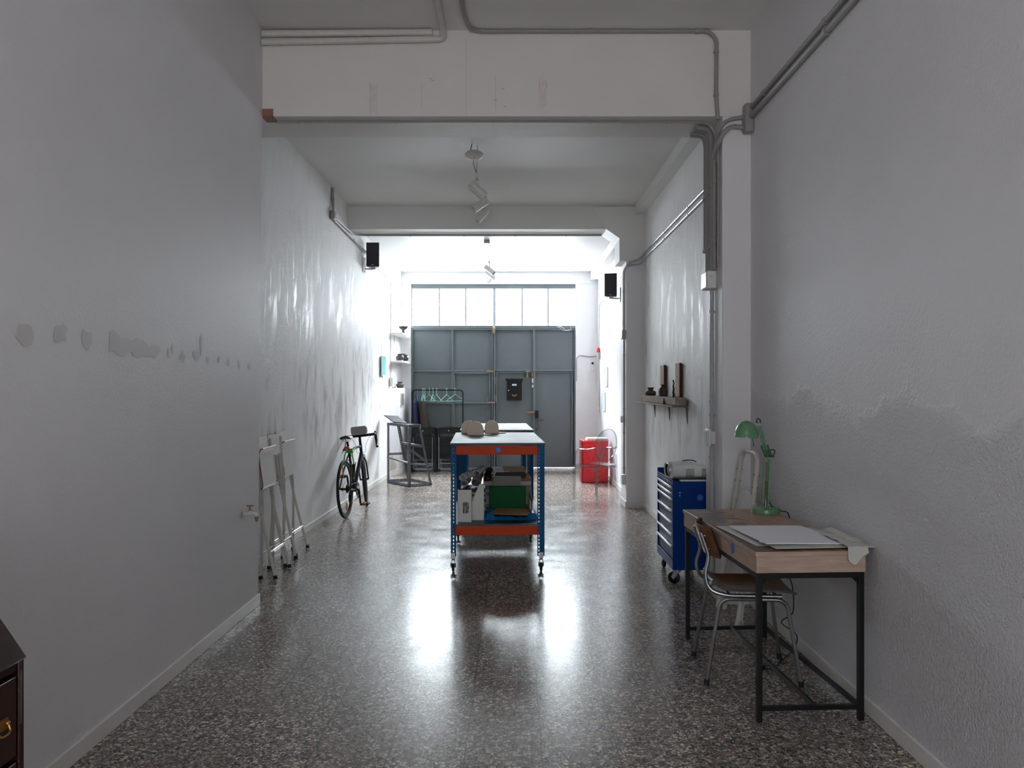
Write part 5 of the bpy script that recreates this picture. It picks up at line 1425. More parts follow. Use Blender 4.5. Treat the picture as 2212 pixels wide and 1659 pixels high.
for k in range(60):
    a = 2 * PI * k / 20
    lk.append(Mb @ V(0.036 * math.cos(a) + 0.006, 0.245 + 0.028 * math.sin(a) + 0.002 * k / 6, 0.785 - 0.0007 * k))
lk += [Mb @ V(0.040, 0.24, 0.72), Mb @ V(0.042, 0.27, 0.66), Mb @ V(0.040, 0.31, 0.60)]
lock.tube(spline(lk, 2), 0.0075, 8)
lock.tube(spline([Mb @ V(-0.035, 0.25, 0.76), Mb @ V(-0.05, 0.22, 0.69), Mb @ V(-0.045, 0.23, 0.62), Mb @ V(0.03, 0.30, 0.60)], 6), 0.0075, 8)
o = lock.build('cable_lock', M_LIME); tag(o, 'lime green cable lock wound round the bicycle seat tube', 'lock')
m = MB()
c = HC + V(0.0, -0.01, 0.075)
pr = []
for i in range(9):
    a = -PI / 2 + PI * i / 8
    pr.append((0.5 + 0.5 * math.sin(a), math.cos(a)))
ring = []
vs = []; nn = 32
for (t_, k_) in [(-0.052, 0.80), (-0.045, 0.94), (-0.02, 1.0), (0.0, 1.0), (0.004, 0.985), (0.007, 0.985), (0.011, 1.0), (0.03, 0.98), (0.045, 0.90), (0.050, 0.78)]:
    for k in range(nn):
        a = 2 * PI * k / nn; ca, sa = math.cos(a), math.sin(a)
        vs.append(c + V(0.105 * k_ * math.copysign(abs(ca) ** 0.6, ca), 0.075 * k_ * math.copysign(abs(sa) ** 0.6, sa), t_))
fs = [(i * nn + k, i * nn + (k + 1) % nn, (i + 1) * nn + (k + 1) % nn, (i + 1) * nn + k) for i in range(9) for k in range(nn)] + [tuple(range(nn))[::-1], tuple(9 * nn + k for k in range(nn))]
m.add([Mb @ STEER @ Vector(v) for v in vs], fs)
o = m.build('handlebar_bag', M_GREYBAG, smooth=50); tag(o, 'rounded grey case strapped over the bicycle handlebar', 'bag')

# ================================================================ FOLDED BAR STOOLS against the left wall
def make_stool():
    """folded; local x = front(+), y across, z up"""
    t = thing('folding_stool', 'white folded bar stool', 'stool', group='folded white bar stools leaning on the left wall')
    hw = 0.19
    m = MB()
    # back frame: back posts that run down into the front legs
    for s in (-1, 1):
        MB().tube(spline([V(-0.004, s * 0.150, 1.10), V(0.0, s * 0.160, 0.95), V(0.012, s * 0.176, 0.52), V(0.075, s * 0.205, 0.02)], 6), 0.0125, 10).build('leg', M_OLDW, t)
        MB().tube(spline([V(0.034, s * 0.135, 0.93), V(0.032, s * 0.140, 0.75), V(0.012, s * 0.150, 0.52), V(-0.050, s * 0.165, 0.02)], 6), 0.0115, 10).build('leg', M_OLDW, t)
        for x, y in ((0.0765, s * 0.2055), (-0.0515, s * 0.1655)):
            MB().lathe([(0.001, 0), (0.019, 0), (0.016, 0.014), (0.0145, 0.03), (0.001, 0.03)], (x, y, 0), 14).build('foot_cap', M_RUBBER, t)
        MB().cyl(V(0.012, s * 0.140, 0.52), V(0.012, s * 0.192, 0.52), 0.006, seg=8).build('pivot', M_STEEL, t)
    MB().cyl(V(0.052, -0.198, 0.21), V(0.052, 0.198, 0.21), 0.0125, seg=12).build('foot_rail', M_OLDW, t)
    part(MB().cyl(V(0.0522, -0.13, 0.21), V(0.0522, 0.13, 0.21), 0.0145, seg=12).build('foot_rail_sleeve', M_CHROME, t), 'chrome sleeve on the foot rail')
    MB().cyl(V(-0.027, -0.158, 0.205), V(-0.027, 0.158, 0.205), 0.0095, seg=10).build('rear_rail', M_OLDW, t)
    for a, b in ((-1, 1), (1, -1)): MB().cyl(V(0.020, a * 0.14, 0.66), V(0.020, b * 0.14, 0.735), 0.003, seg=6).build('cross_wire', M_STEEL, t)
    # back panel
    g = []
    for i in range(7):
        z = 0.955 + 0.175 * i / 6
        g.append([(0.012 - 0.022 * (1 - (2 * j / 10 - 1) ** 2) * 0.6 + 0.003, 0.185 * (2 * j / 10 - 1), z) for j in range(11)])
    MB().sheet(g, 0.010, edge=1).build('back_panel', [M_WHITE, M_SEATEDGE], t, smooth=50)
    # seat folded up, rolled top edge
    g = []
    prof = [(0.030, 0.712), (0.043, 0.718), (0.051, 0.738), (0.052, 0.80), (0.047, 0.90), (0.046, 0.985), (0.052, 1.012), (0.066, 1.030), (0.082, 1.036)]
    for (x, z) in prof:
        g.append([(x, 0.178 * (2 * j / 8 - 1), z) for j in range(9)])
    MB().sheet(g, 0.010, edge=1).build('seat', [M_WHITE, M_SEATEDGE], t, smooth=50)
    return t
st0 = make_stool()
st0.location = (-1.972, 6.76, 0); st0.rotation_euler = (0, R(-6.2), 0)
st0['label'] = 'folded white bar stool with brown-edged seat, nearest to the corner'
s2 = copy_tree(st0); s2.location = (-2.030, 7.60, 0); s2.rotation_euler = (0, R(-6.4), 0); s2['label'] = 'folded white bar stool with brown-edged seat, furthest of three'
s3 = copy_tree(st0); s3.location = (-1.992, 7.17, 0); s3.rotation_euler = (0, R(4.6), PI); s3['label'] = 'folded white bar stool turned to the wall between the other two'

# ================================================================ SLOTTED STEEL TRESTLE with boards
tr = thing('display_trestle', 'grey slotted steel trestle with tapered legs left of the benches', 'trestle', (-1.80, 13.03, 0))
O_ = V(-1.80, 13.03, 0)
P1, P2, P3 = V(-2.02, 13.13, 0), V(-1.597, 12.52, 0), V(-1.265, 12.74, 0)
P4 = P1 + (P3 - P2)
ZT = 0.952
T1, T2 = P1 + V(0, 0, ZT), P2 + V(0, 0, ZT)
T3 = P2.lerp(P3, 0.5) + V(0, 0, ZT); T4 = P1.lerp(P4, 0.5) + V(0, 0, ZT)
def angle_bar(a, b, n1, n2, w=0.038, t=0.003, name='upright', pitch=0.032):
    """slotted angle iron from a to b with flanges towards n1 and n2"""
    a, b = a - O_, b - O_
    ax = (b - a); L = ax.length; ax.normalize()
    m = MB()
    for nn, other in ((n1, n2), (n2, n1)):
        f = (Vector(nn) - ax * Vector(nn).dot(ax)).normalized(); o2 = ax.cross(f) * t
        if o2.dot(Vector(other)) < 0: o2 = -o2
        def strip(u0, u1, l0, l1):
            q = [a + f * u0 + ax * l0, a + f * u1 + ax * l0, a + f * u1 + ax * l1, a + f * u0 + ax * l1]
            m.hexa(q, [p + o2 for p in q])
        strip(0, w * 0.38, 0, L); strip(w * 0.62, w, 0, L)
        n = max(1, int(L / pitch)); z = 0
        for i in range(n):
            c = (i + 0.5) * L / n
            strip(w * 0.38, w * 0.62, z, c - 0.007); z = c + 0.007
        strip(w * 0.38, w * 0.62, z, L)
    return m.build(name, M_ZINC, tr, smooth=0)
e1 = (P2 - P1).normalized(); e2 = (P3 - P2).normalized()
angle_bar(P1, T1, e1, e2, name='leg'); angle_bar(P2, T2, -e1, e2, name='leg'); angle_bar(P3, T3, -e1, -e2, name='leg'); angle_bar(P4, T4, e1, -e2, name='leg')
dz = V(0, 0, 0.004)
for a, b, n in ((P1, P2, e2), (P2, P3, -e1), (P4, P3, -e2), (P1, P4, e1)): angle_bar(a + dz, b + dz, n, (0, 0, 1), name='foot_rail')
up = V(0, 0, ZT - 0.042)
for a, b, n in ((T1, T2, e2), (T2, T3, -e1), (T4, T3, -e2), (T1, T4, e1)): angle_bar(a - V(0, 0, 0.040), b - V(0, 0, 0.040), n, (0, 0, 1), name='top_rail')
def on_leg(a, b, z): return a.lerp(b, z / ZT)
angle_bar(on_leg(P2, T2, 0.66), on_leg(P3, T3, 0.63), -e1, (0, 0, -1), name='side_rail')
angle_bar(on_leg(P1, T1, 0.47), on_leg(P4, T4, 0.47), e1, (0, 0, -1), name='side_rail')
angle_bar(on_leg(P4, T4, 0.64), on_leg(P3, T3, 0.62), -e2, (0, 0, -1), name='side_rail')
angle_bar(on_leg(P2, T2, 0.62), on_leg(P3, T3, 0.38), -e1, (0, 0, -1), name='brace')
sd = (P2 - P1).normalized()
m = MB(); m.bar(on_leg(P1, T1, 0.40) - O_ + e2 * 0.02, on_leg(P2, T2, 0.36) - O_ + e2 * 0.02, 0.05, 0.02)
m.build('shelf_rail', M_ZINC, tr, smooth=0)
m = MB(); m.bar(on_leg(P2, T2, 0.355) - O_ - e1 * 0.03, on_leg(P3, T3, 0.30) - O_ - e1 * 0.03 + e2 * 0.07, 0.05, 0.02)
m.build('shelf_rail', M_ZINC, tr, smooth=0)
m = MB()
for p in (T1, T2, T3, T4):
    for dzz in (0.02, 0.05): m.ell(p - O_ - V(0, 0, dzz) - e2 * 0.004 * (1 if p in (T1, T2) else -1), 0.007, 0.007, 0.007, 8, 6)
m.build('bolt_head', M_ALU, tr)
# boards lying inside the top and a dark sheet tilted on it
c0 = (T1 + T2 + T3 + T4) / 4
yaw = math.atan2(e1.y, e1.x)
for i, (h, zz, lab, mt) in enumerate(((0.014, ZT - 0.036, 'dark board lying in the top of the steel trestle, lowest', M_DARKB), (0.012, ZT - 0.0212, 'grey board lying in the top of the steel trestle, above another', M_ZINC))):
    o = MB().box(-0.34, -0.072, 0, 0.34, 0.072, h).build('board', mt, loc=(c0.x, c0.y, zz), bevel=0.001); o.rotation_euler = (0, 0, yaw)
    tag(o, lab, 'board', 'boards in the steel trestle')
q1, q2, q3, q4 = P(829, 898, 13.10), P(859, 900, 13.35), P(880.5, 916, 12.80), P(850, 912.5, 12.62)
o = MB().sheet([[q1, q2], [(q1 + q4) / 2 , (q2 + q3) / 2], [q4, q3]], 0.012).build('dark_panel', M_DARKB, smooth=0, bevel=0.001)
tag(o, 'dark thin panel lying tilted on top of the steel trestle', 'panel')
yy = V(0, 0, 0)

# ================================================================ CLOTHES RACK with hangers and clothes
RX0, RX1, RY, RZ = -1.84, -0.925, 14.95, 1.462
rack = thing('clothes_rack', 'black tubular clothes rack in front of the gate', 'clothes rack', (0, RY, 0))
MB().tube(fillet([(RX0, 0, 0.03), (RX0, 0, RZ), (RX1, 0, RZ), (RX1, 0, 0.03)], 0.07, 7), 0.0125, 10).build('frame', M_BLKMET, rack)
for x in (RX0, RX1):
    MB().tube([(x, -0.22, 0.012), (x, 0.22, 0.012)], 0.012, 10).cyl((x, 0, 0.0), (x, 0, 0.05), 0.015).build('foot_bar', M_BLKMET, rack)
MB().tube([(RX0, 0, 0.16), (RX1, 0, 0.16)], 0.009, 8).build('lower_bar', M_BLKMET, rack)
def make_hanger(mt, label):
    """wire hanger hung at the origin, arms along local y"""
    o = thing('clothes_hanger', label, 'hanger', group='mint plastic hangers on the black rack')
    hook = [V(0, 0.018 * math.cos(R(a)), 0.018 * math.sin(R(a)) - 0.0035) for a in range(-20, 200, 20)]
    hook = [V(0, v.y, v.z) for v in hook][::-1]
    hook = hook[::-1]
    pts = [V(0, -0.016, -0.012)] if False else []
    MB().tube(spline([V(0, 0.0185, -0.010)] + [V(0, 0.0175 * math.cos(R(a)), 0.0175 * math.sin(R(a))) for a in range(0, 200, 25)] + [V(0, -0.012, -0.018), V(0, 0, -0.035), V(0, 0, -0.10)], 4), 0.0035, 6).build('hook', mt, o)
    MB().tube(fillet([V(0, 0, -0.095), V(0, 0.195, -0.195), V(0, 0.20, -0.215), V(0, -0.20, -0.215), V(0, -0.195, -0.195), V(0, 0, -0.095)], 0.02), 0.0042, 6).build('bow', mt, o)
    return o
h0 = make_hanger(M_MINT, 'x')
hang = [(913.0, 88, 'mint hanger in a tight bunch, first from the dark coat'), (915.3, 90, 'mint hanger in a tight bunch, second from the dark coat'), (918.0, 94, 'mint hanger in a tight bunch, third from the dark coat'), (927, 125, 'pale hanger just right of the bunch'), (935.5, 84, 'pale hanger seen edge-on in the middle of the rack'), (943, 118, 'pale hanger right of the edge-on one'), (965, 64, 'pale hanger left of the last one on the rack'), (983.5, 46, 'pale hanger last on the right of the rack, turned broadside')]
for i, (px, ang, lab) in enumerate(hang):
    o = h0 if i == 0 else copy_tree(h0)
    o.location = ((px - CX) * RY / K, RY, RZ + 0.0155); o.rotation_euler = (0, 0, R(ang - 90)); o['label'] = lab
def garment(name, label, px, mt, w, h, zt, seed, flare):
    rr = random.Random(seed)
    x0 = (px - CX) * RY / K
    n, m_ = 14, 26
    vs = []
    for i in range(n + 1):
        u = i / n; z = zt - h * u
        shoulder = min(1, u / 0.14)
        hw = (0.02 + (w - 0.02) * shoulder ** 0.6) * (1 + 0.0 * u)
        hd = (0.012 + 0.030 * shoulder) * (1 + flare * u)
        for k in range(m_):
            a = 2 * PI * k / m_
            fold = 1 + 0.16 * math.sin(5 * a + seed + u * 1.5) * u
            vs.append(V(x0 + 0.05 * u * flare + hd * math.cos(a) * fold, RY + hw * math.sin(a) * (0.95 + 0.05 * fold), z + rr.uniform(-0.004, 0.004)))
    fs = [(i * m_ + k, i * m_ + (k + 1) % m_, (i + 1) * m_ + (k + 1) % m_, (i + 1) * m_ + k) for i in range(n) for k in range(m_)]
    fs += [tuple(range(m_)), tuple(n * m_ + k for k in range(m_))[::-1]]
    o = MB().add(vs, fs).build(name, mt, smooth=70)
    return tag(o, label, 'coat', 'clothes on the black rack')
h1 = copy_tree(h0); h1['label'] = 'light blue hanger carrying the blue jacket'; h1['group'] = 'hangers carrying clothes'
h1.location = ((902.5 - CX) * RY / K, RY, RZ + 0.0155); h1.rotation_euler = (0, 0, R(4))
for c in h1.children:
    c.data = c.data.copy(); c.data.materials.clear(); c.data.materials.append(M_SKYB)
garment('jacket', 'blue cloth jacket on the light blue hanger, far left of the rack', 897, M_DENIM, 0.20, 0.55, RZ - 0.135, 2, 0.7)
garment('coat', 'dark brown coat hanging right of the blue jacket', 911.5, M_COAT, 0.21, 0.76, RZ - 0.105, 5, 1.35)

# ================================================================ FOLDED BLACK CHAIRS below the rack
def make_fchair():
    """folded flat; local -y faces the room, x across"""
    t = thing('folding_chair', 'black folded chair', 'chair', group='folded black chairs stacked by the gate')
    hw = 0.20
    for s in (-1, 1): pass
    MB().tube(fillet([(-hw, 0, 0.012), (-hw, 0, 0.78), (hw, 0, 0.78), (hw, 0, 0.012)], 0.05, 5), 0.010, 8).build('back_frame', M_BLKMET, t)
    part(MB().tube(fillet([(-hw + 0.03, -0.024, 0.62), (-hw + 0.03, -0.024, 0.05), (hw - 0.03, -0.024, 0.05), (hw - 0.03, -0.024, 0.62)], 0.05, 5), 0.009, 8).cyl((-hw + 0.03, -0.024, 0.15), (hw - 0.03, -0.024, 0.15), 0.006).build('leg_frame', M_STEEL, t), 'bright steel tube legs')
    g = [[(-hw + 0.012 + (2 * hw - 0.024) * j / 8, -0.008 - 0.012 * (1 - (j / 4 - 1) ** 2) * 0 , 0.68 + 0.105 * i / 3 + 0.012 * math.sin(PI * j / 8) * (i == 3)) for j in range(9)] for i in range(4)]
    MB().sheet(g, 0.022).build('backrest', M_BLACK, t, smooth=40)
    m = MB()
    m.box(-hw + 0.045, -0.045, 0.24, hw - 0.045, -0.034, 0.63)
    for k in range(9): m.box(-hw + 0.05, -0.052, 0.25 + k * 0.042, hw - 0.05, -0.045, 0.278 + k * 0.042)
    m.build('seat', M_BLACK, t, smooth=0, bevel=0.003)
    part(MB().lathe([(0.001, -0.004), (0.008, -0.003), (0.010, 0.0)], (0, -0.033, 0.735), 14, M=Matrix.Rotation(R(90), 4, 'X')).build('button', M_ALU, t), 'small bright disc on the backrest')
    MB().cyl((-hw, 0, 0), (-hw, 0, 0.03), 0.013).cyl((hw, 0, 0), (hw, 0, 0.03), 0.013).build('foot_cap', M_RUBBER, t)
    return t
f0 = make_fchair()
cpos = [(-1.165, 14.71, 0, 'black folded chair in front, nearest the workbench'), (-1.14, 14.80, 0, 'black folded chair directly behind the one nearest the workbench'), (-1.62, 14.66, 0, 'black folded chair in front, below the hanging clothes'), (-1.60, 14.75, 0, 'black folded chair second below the hanging clothes'), (-1.585, 14.84, 0, 'black folded chair third below the hanging clothes')]
for i, (x, y, r_, lab) in enumerate(cpos):
    o = f0 if i == 0 else copy_tree(f0)
    o.location = (x, y, 0); o.rotation_euler = (R(-3), 0, R(r_)); o['label'] = lab

# ================================================================ RED CABINET and clear chair
rc = thing('red_cabinet', 'glossy red cabinet against the right wall near the gate', 'cabinet', (1.085, 13.08, 0))
MB().box(0.0, 0.0, 0.004, 0.415, 0.40, 0.668).build('body', M_RED, rc, bevel=0.004)
for z0, z1 in ((0.02, 0.245), (0.255, 0.655)): MB().box(0.014, -0.016, z0, 0.412, -0.0005, z1).build('door', M_RED, rc, bevel=0.003)
part(MB().box(-0.012, -0.004, 0.002, -0.0005, 0.40, 0.672).build('side_panel', mat('dark_red_edge', (120, 40, 40), 0.5), rc, bevel=0.001), 'dull dark red side')
for k, (z, h, lab, mt) in enumerate(((0.6688, 0.012, 'flat white tray on the red cabinet', M_WHITE), (0.6812, 0.022, 'cream flat box on the tray over the red cabinet', M_PAPERO))):
    o = MB().box(0, 0, 0, 0.36 - 0.03 * k, 0.26, h).build('flat_box', mt, loc=(1.155 + 0.015 * k, 13.12, z), bevel=0.002); tag(o, lab, 'box', 'flat boxes on the red cabinet')
    MB().box(0.03, 0.03, h, 0.30 - 0.03 * k, 0.23, h + 0.0004).build('lid_panel', mt, o, smooth=0)

gcx, gcy = 1.135, 11.37
fwd = V(-0.25, 0.35, 0).normalized(); rot = math.atan2(fwd.y, fwd.x)
gc = thing('acrylic_chair', 'clear acrylic armchair with an oval back in front of the red cabinet', 'chair', (gcx, gcy, 0), rot)
def gl_leg(p0, p1, w0, w1):
    return MB().tube([p0, p0.lerp(p1, 0.5), p1], [w0, (w0 + w1) / 2, w1], 4)
# local x forward, y left
for s in (-1, 1):
    gl_leg(V(0.205, s * 0.215, 0.43), V(0.235, s * 0.205, 0.0), 0.027, 0.017).build('leg', M_ACRYL, gc, smooth=0)
    gl_leg(V(-0.185, s * 0.185, 0.60), V(-0.235, s * 0.185, 0.0), 0.024, 0.017).build('leg', M_ACRYL, gc, smooth=0)
g = []
for i in range(9):
    u = i / 8; x = -0.20 + 0.42 * u; hw = 0.185 + 0.045 * math.sin(PI * (0.15 + 0.6 * u))
    g.append([(x, hw * (j / 4 - 1), 0.452 - 0.012 * (1 - (j / 4 - 1) ** 2)) for j in range(9)])
MB().sheet(g, 0.012).build('seat', M_ACRYL, gc, smooth=50)
m = MB().tube([V(0.215, -0.225, 0.428), V(0.22, 0, 0.425), V(0.215, 0.225, 0.428), V(0.0, 0.225, 0.428), V(-0.2, 0.185, 0.428), V(-0.2, -0.185, 0.428), V(0.0, -0.225, 0.428)], 0.015, 6, closed=True)
m.build('seat_rail', M_ACRYL, gc)
cz = 0.735
rows = []
n_, m_ = 7, 40
vs = [V(-0.225, 0, cz)]
for i in range(1, n_ + 1):
    r_ = i / n_
    for k in range(m_):
        a = 2 * PI * k / m_
        y = 0.190 * r_ * math.cos(a); z = 0.222 * r_ * math.sin(a)
        x = -0.225 - 0.22 * z * 0.55 + 0.6 * y * y
        vs.append(V(x, y, cz + z))
def disc(vs, off):
    return [v + V(off, 0, 0) for v in vs]
fs = [(0, 1 + k, 1 + (k + 1) % m_) for k in range(m_)]
for i in range(n_ - 1):
    for k in range(m_):
        a, b = 1 + i * m_ + k, 1 + i * m_ + (k + 1) % m_
        fs.append((a, b, b + m_, a + m_))
L = len(vs)
allv = disc(vs, 0) + disc(vs, -0.008)
allf = fs + [tuple(L + q for q in reversed(f)) for f in fs] + [(1 + (n_ - 1) * m_ + k, L + 1 + (n_ - 1) * m_ + k, L + 1 + (n_ - 1) * m_ + (k + 1) % m_, 1 + (n_ - 1) * m_ + (k + 1) % m_) for k in range(m_)]
MB().add(allv, allf).build('backrest', M_ACRYL, gc, smooth=50)
rim = [vs[1 + (n_ - 1) * m_ + k] + V(-0.004, 0, 0) for k in range(m_)]
MB().tube(rim, 0.010, 8, closed=True).build('back_rim', M_ACRYL, gc)
for s in (-1, 1):
    MB().tube(spline([V(-0.215, s * 0.185, 0.70), V(-0.10, s * 0.232, 0.675), V(0.06, s * 0.240, 0.668), V(0.13, s * 0.238, 0.650), V(0.165, s * 0.232, 0.58), V(0.20, s * 0.222, 0.44)], 6), 0.013, 8).build('armrest', M_ACRYL, gc)

# ================================================================ WALL PICTURES, MAILBOX
def picture(name, label, x, y0, y1, z0, z1, mt, side):
    o = thing(name, label, 'picture', (x, 0, 0), 0, 'small framed pictures on the far side walls')
    t = 0.022; a, b = (0, t) if side > 0 else (-t, 0)
    fwid = 0.014
    MB().box(a, y0, z0, b, y1, z0 + fwid).box(a, y0, z1 - fwid, b, y1, z1).box(a, y0, z0 + fwid, b, y0 + fwid, z1 - fwid).box(a, y1 - fwid, z0 + fwid, b, y1, z1 - fwid).build('frame', M_WHITE, o, smooth=0)
    MB().box(a + 0.004, y0 + fwid, z0 + fwid, b - 0.004, y1 - fwid, z1 - fwid).build('print', mt, o, smooth=0)
    return o
xx = xl2(13.2, 1.85) + 0.004
picture('picture_frame', 'narrow turquoise picture in a white frame on the left wall', xx, 13.02, 13.40, 1.70, 2.02, M_TURQ, 1)
picture('picture_frame', 'pale blue picture on the right wall, upper one', 1.5595, 13.62, 14.05, 1.53, 1.85, M_PALEPRINT, -1)
picture('picture_frame', 'pale blue picture on the right wall, lower one', 1.5595, 13.98, 14.42, 1.11, 1.43, M_PALEPRINT, -1)
o = thing('picture_frame', 'small dark narrow picture on the white corner pier', 'picture', (-1.992, 14.46, 1.30), R(86) - PI / 2, 'small framed pictures on the far side walls')
MB().box(0.0, 0, -0.115, 0.018, 0.22, 0.115).build('frame', M_BASE, o, smooth=0)
MB().box(0.018, 0.012, -0.103, 0.0195, 0.208, 0.103).build('print', M_GREYPRINT, o, smooth=0)

mb = thing('mailbox', 'black metal mailbox hung on the grey gate', 'mailbox', (gx(1111), YG - 0.005, gz(842)))
w2, h2 = 16 * S, 22.5 * S
MB().box(-w2, -0.095, -h2, w2, 0.0, h2 - 0.02).build('body', M_BLKMET, mb, bevel=0.004)
MB().prism([(-0.125, h2 - 0.022), (0.0, h2 - 0.018), (0.0, h2 + 0.012), (-0.02, h2 + 0.012), (-0.122, h2 - 0.006)], 'x', -w2 - 0.025, w2 + 0.025).build('lid', M_BLKMET, mb, bevel=0.003)
MB().box(-0.042, -0.098, h2 - 0.118, 0.042, -0.0952, h2 - 0.086).build('name_plate', M_WPLAST, mb, bevel=0.001)
MB().cyl((-w2 + 0.032, -0.102, h2 - 0.205), (-w2 + 0.032, -0.0952, h2 - 0.205), 0.010, seg=14).build('lock', M_ALU, mb)
m = MB()
ring = [V(0.036 * math.cos(R(a)), -0.098, 0.030 * math.sin(R(a))) for a in range(190, 351, 16)]
zb_ = -h2 + 0.10
m.tube([p + V(0, 0, zb_ + 0.005) for p in ring], 0.0055, 8)
m.tube([V(-0.040, -0.098, zb_ + 0.004), V(-0.012, -0.098, zb_ - 0.006), V(0.012, -0.098, zb_ - 0.006), V(0.040, -0.098, zb_ + 0.004)], 0.005, 8)
m.ell((-0.041, -0.098, zb_ + 0.006), 0.008, 0.004, 0.008, 10, 6).ell((0.041, -0.098, zb_ + 0.006), 0.008, 0.004, 0.008, 10, 6)
m.build('post_horn', M_BRASS, mb)
# loose white cord at the top right of the gate
o = MB().tube(spline([V(gx(1203), YG - 0.045, gz(707)), V(gx(1212), YG - 0.05, gz(706)), V(gx(1222), YG - 0.045, gz(713)), V(gx(1232), YG - 0.045, gz(711)), V(gx(1232), YG - 0.045, gz(706))], 6), 0.004, 6).tube(spline([V(gx(1207), YG - 0.046, gz(707)), V(gx(1219), YG - 0.045, gz(714.5)), V(gx(1235), YG - 0.045, gz(713))], 6), 0.004, 6).build('loose_cord', M_WPLAST)
tag(o, 'loose white cord draped at the upper right of the gate', 'cord')

# ================================================================ CORNER SHELVES and pottery
for i, (z, lab) in enumerate(((1.942, 'white corner shelf carrying three dark pots'), (2.42, 'white corner shelf carrying a footed bowl'))):
    # the pier wall behind the shelves sets back at its sides; the slab is let into the corner
    o = MB().prism([(xl2(14.15, z) + 0.002, 14.12), (-1.895, 13.98), (-1.918, 15.30), (xl2(15.3, z) + 0.002, 15.30)], 'z', 0, 0.030).build('corner_shelf', M_WHITE, loc=(0, 0, z), smooth=0, bevel=0.003)
    tag(o, lab, 'shelf', 'white corner shelves left of the gate')
cp = [(0.055, 0.0), (0.062, 0.004), (0.085, 0.06), (0.080, 0.085), (0.052, 0.108), (0.050, 0.118), (0.068, 0.138)]
def cpot(label, px, pyb, d, k):
    z = {1: 1.9726, 2: 2.4506, 0: 1.5006}[k[1]]
    return pot('clay_pot', label, 'pot', ((px - CX) * d / K, d, z), prof_in([(r * k[0], zz * k[0]) for r, zz in cp], 0.005), M_CLAYG, 'grey clay pots left of the gate', 24)
cpot('grey clay pot at the left on the three-pot shelf', 864.0, 780, 14.16, (0.82, 1))
cpot('grey clay pot at the right on the three-pot shelf', 875.5, 780, 14.30, (0.72, 1))
cpot('grey clay pot at the back on the three-pot shelf', 868.5, 780, 14.75, (1.0, 1))
cpot('lone grey clay pot on top of the white corner pier', 864.0, 837, 14.62, (0.80, 0))
pot('footed_bowl', 'dark footed bowl on the upper corner shelf', 'bowl', ((871 - CX) * 14.3 / K, 14.3, 2.4506), [(0.001, 0), (0.030, 0), (0.022, 0.03), (0.020, 0.055), (0.055, 0.075), (0.082, 0.108), (0.084, 0.118), (0.070, 0.112), (0.030, 0.085), (0.001, 0.08)], M_CLAYG, None, 28)
m = MB()
for k in range(3): m.ell((0.022 * k - 0.02, 0.012 * (k % 2), 0.011), 0.012, 0.010, 0.011, 10, 8)
o = m.build('clay_shards', M_CARD, loc=(-2.07, 14.22, 1.5004)); tag(o, 'tiny heap of clay bits beside the lone pot', 'clay bits'); o['kind'] = 'stuff'

# ================================================================ TAP on the near left wall
tz = 0.690
d_ = 5.475
xt = XL + 0.036 * tz / WT
tap = thing('garden_tap', 'white wall tap with brass handle and spout on the left wall', 'tap', (xt, d_, tz))
MB().cyl((0.0005, 0, 0), (0.010, 0, 0), 0.024, seg=20).build('wall_plate', M_CHROME, tap)
MB().tube(spline([V(0.008, 0, 0.004), V(0.04, 0, 0.006), V(0.072, 0, 0.008), V(0.090, 0, 0.002), V(0.096, 0, -0.012)], 5), [0.0085] * 10 + [0.010] * 6 + [0.011] * 5, 12).cyl((0.052, 0, 0.010), (0.052, 0, 0.026), 0.010, 0.008).build('body', M_WHITE, tap)
m = MB().cyl((0.052, 0, 0.0265), (0.052, 0, 0.036), 0.012, 0.007).cyl((0.052, 0, 0.036), (0.052, 0, 0.060), 0.005)
m.bar((0.032, 0, 0.058), (0.072, 0, 0.058), 0.007, 0.007).bar((0.052, -0.02, 0.058), (0.052, 0.02, 0.058), 0.007, 0.007)
for dx, dy in ((0.02, 0), (-0.02, 0), (0, 0.02), (0, -0.02)): m.ell((0.052 + dx, dy, 0.059), 0.005, 0.005, 0.005, 8, 6)
part(m.build('cross_handle', M_RUST, tap), 'brass cross handle')
part(MB().cyl((0.096, 0, -0.012), (0.096, 0, -0.026), 0.013).cyl((0.096, 0, -0.026), (0.096, 0, -0.046), 0.010, 0.008).build('spout', M_RUST, tap), 'brass hose spout')

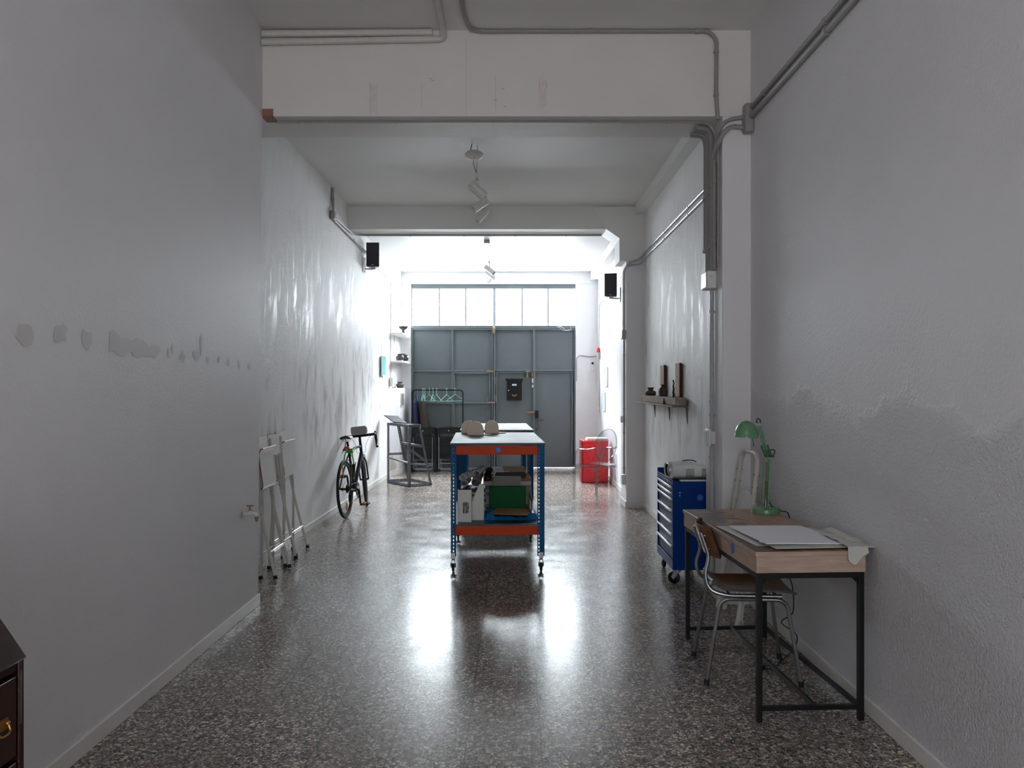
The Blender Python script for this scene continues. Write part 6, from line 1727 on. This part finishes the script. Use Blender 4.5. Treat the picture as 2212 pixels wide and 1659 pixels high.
# ================================================================ BUREAU at the left edge
bu = thing('writing_bureau', 'dark wooden slant-front bureau at the lower left edge', 'bureau', (XL + 0.016, 1.28, 0))
BD, BLn, Bz = 0.497, 0.905, 0.832     # depth (x), length (y), height of the lid hinge
MB().prism([(0.0, 0.06), (BD, 0.06), (BD, Bz), (BD - 0.19, 1.105), (0.0, 1.105)], 'y', 0.0, 0.022).prism([(0.0, 0.06), (BD, 0.06), (BD, Bz), (BD - 0.19, 1.105), (0.0, 1.105)], 'y', BLn - 0.022, BLn).build('side_panel', M_MAHOG, bu, bevel=0.003)
MB().box(0.0, 0.0225, 0.06, BD - 0.03, BLn - 0.0225, 0.08).box(0, 0.0225, 0.08, 0.012, BLn - 0.0225, 1.10).box(0.012, 0.0225, Bz - 0.03, BD - 0.006, BLn - 0.0225, Bz - 0.012).build('carcass', M_MAHOG, bu, smooth=0)
MB().box(-0.0, -0.008, 1.106, BD - 0.175, BLn + 0.008, 1.126).build('top', M_MAHOG, bu, bevel=0.004)
MB().hexa([V(BD + 0.006, -0.006, Bz - 0.006), V(BD + 0.006, BLn + 0.006, Bz - 0.006), V(BD - 0.012, BLn + 0.006, Bz - 0.010), V(BD - 0.012, -0.006, Bz - 0.010)],
          [V(BD - 0.182, -0.006, 1.102), V(BD - 0.182, BLn + 0.006, 1.102), V(BD - 0.200, BLn + 0.006, 1.098), V(BD - 0.200, -0.006, 1.098)]).build('slant_lid', M_MAHOG, bu, bevel=0.004)
for z0, z1 in ((0.10, 0.33), (0.345, 0.565), (0.58, 0.79)):
    dr = MB().box(BD - 0.022, 0.030, z0, BD - 0.002, BLn - 0.030, z1).box(0.05, 0.04, z0, BD - 0.022, BLn - 0.04, z1 - 0.05).build('drawer', M_MAHOG, bu, bevel=0.003)
    for y in (0.22, BLn - 0.10):
        zc = (z0 + z1) / 2
        m = MB().box(BD - 0.002, y - 0.03, zc - 0.014, BD + 0.001, y + 0.03, zc + 0.014).tube(spline([V(BD + 0.004, y - 0.024, zc), V(BD + 0.012, y - 0.018, zc - 0.02), V(BD + 0.012, y + 0.018, zc - 0.02), V(BD + 0.004, y + 0.024, zc)], 5), 0.0028, 6)
        m.ell((BD + 0.003, y - 0.024, zc), 0.006, 0.006, 0.006, 8, 6).ell((BD + 0.003, y + 0.024, zc), 0.006, 0.006, 0.006, 8, 6)
        m.build('drawer_pull', M_BRASS, dr)
MB().box(BD - 0.002, BLn - 0.017, 0.66, BD + 0.002, BLn - 0.013, 0.80).build('inlay_line', M_STEEL, bu, smooth=0)
for x in (0.03, BD - 0.06):
    for y in (0.03, BLn - 0.07): MB().box(x, y, 0.0, x + 0.04, y + 0.04, 0.0598).build('foot', M_MAHOG, bu, bevel=0.004)
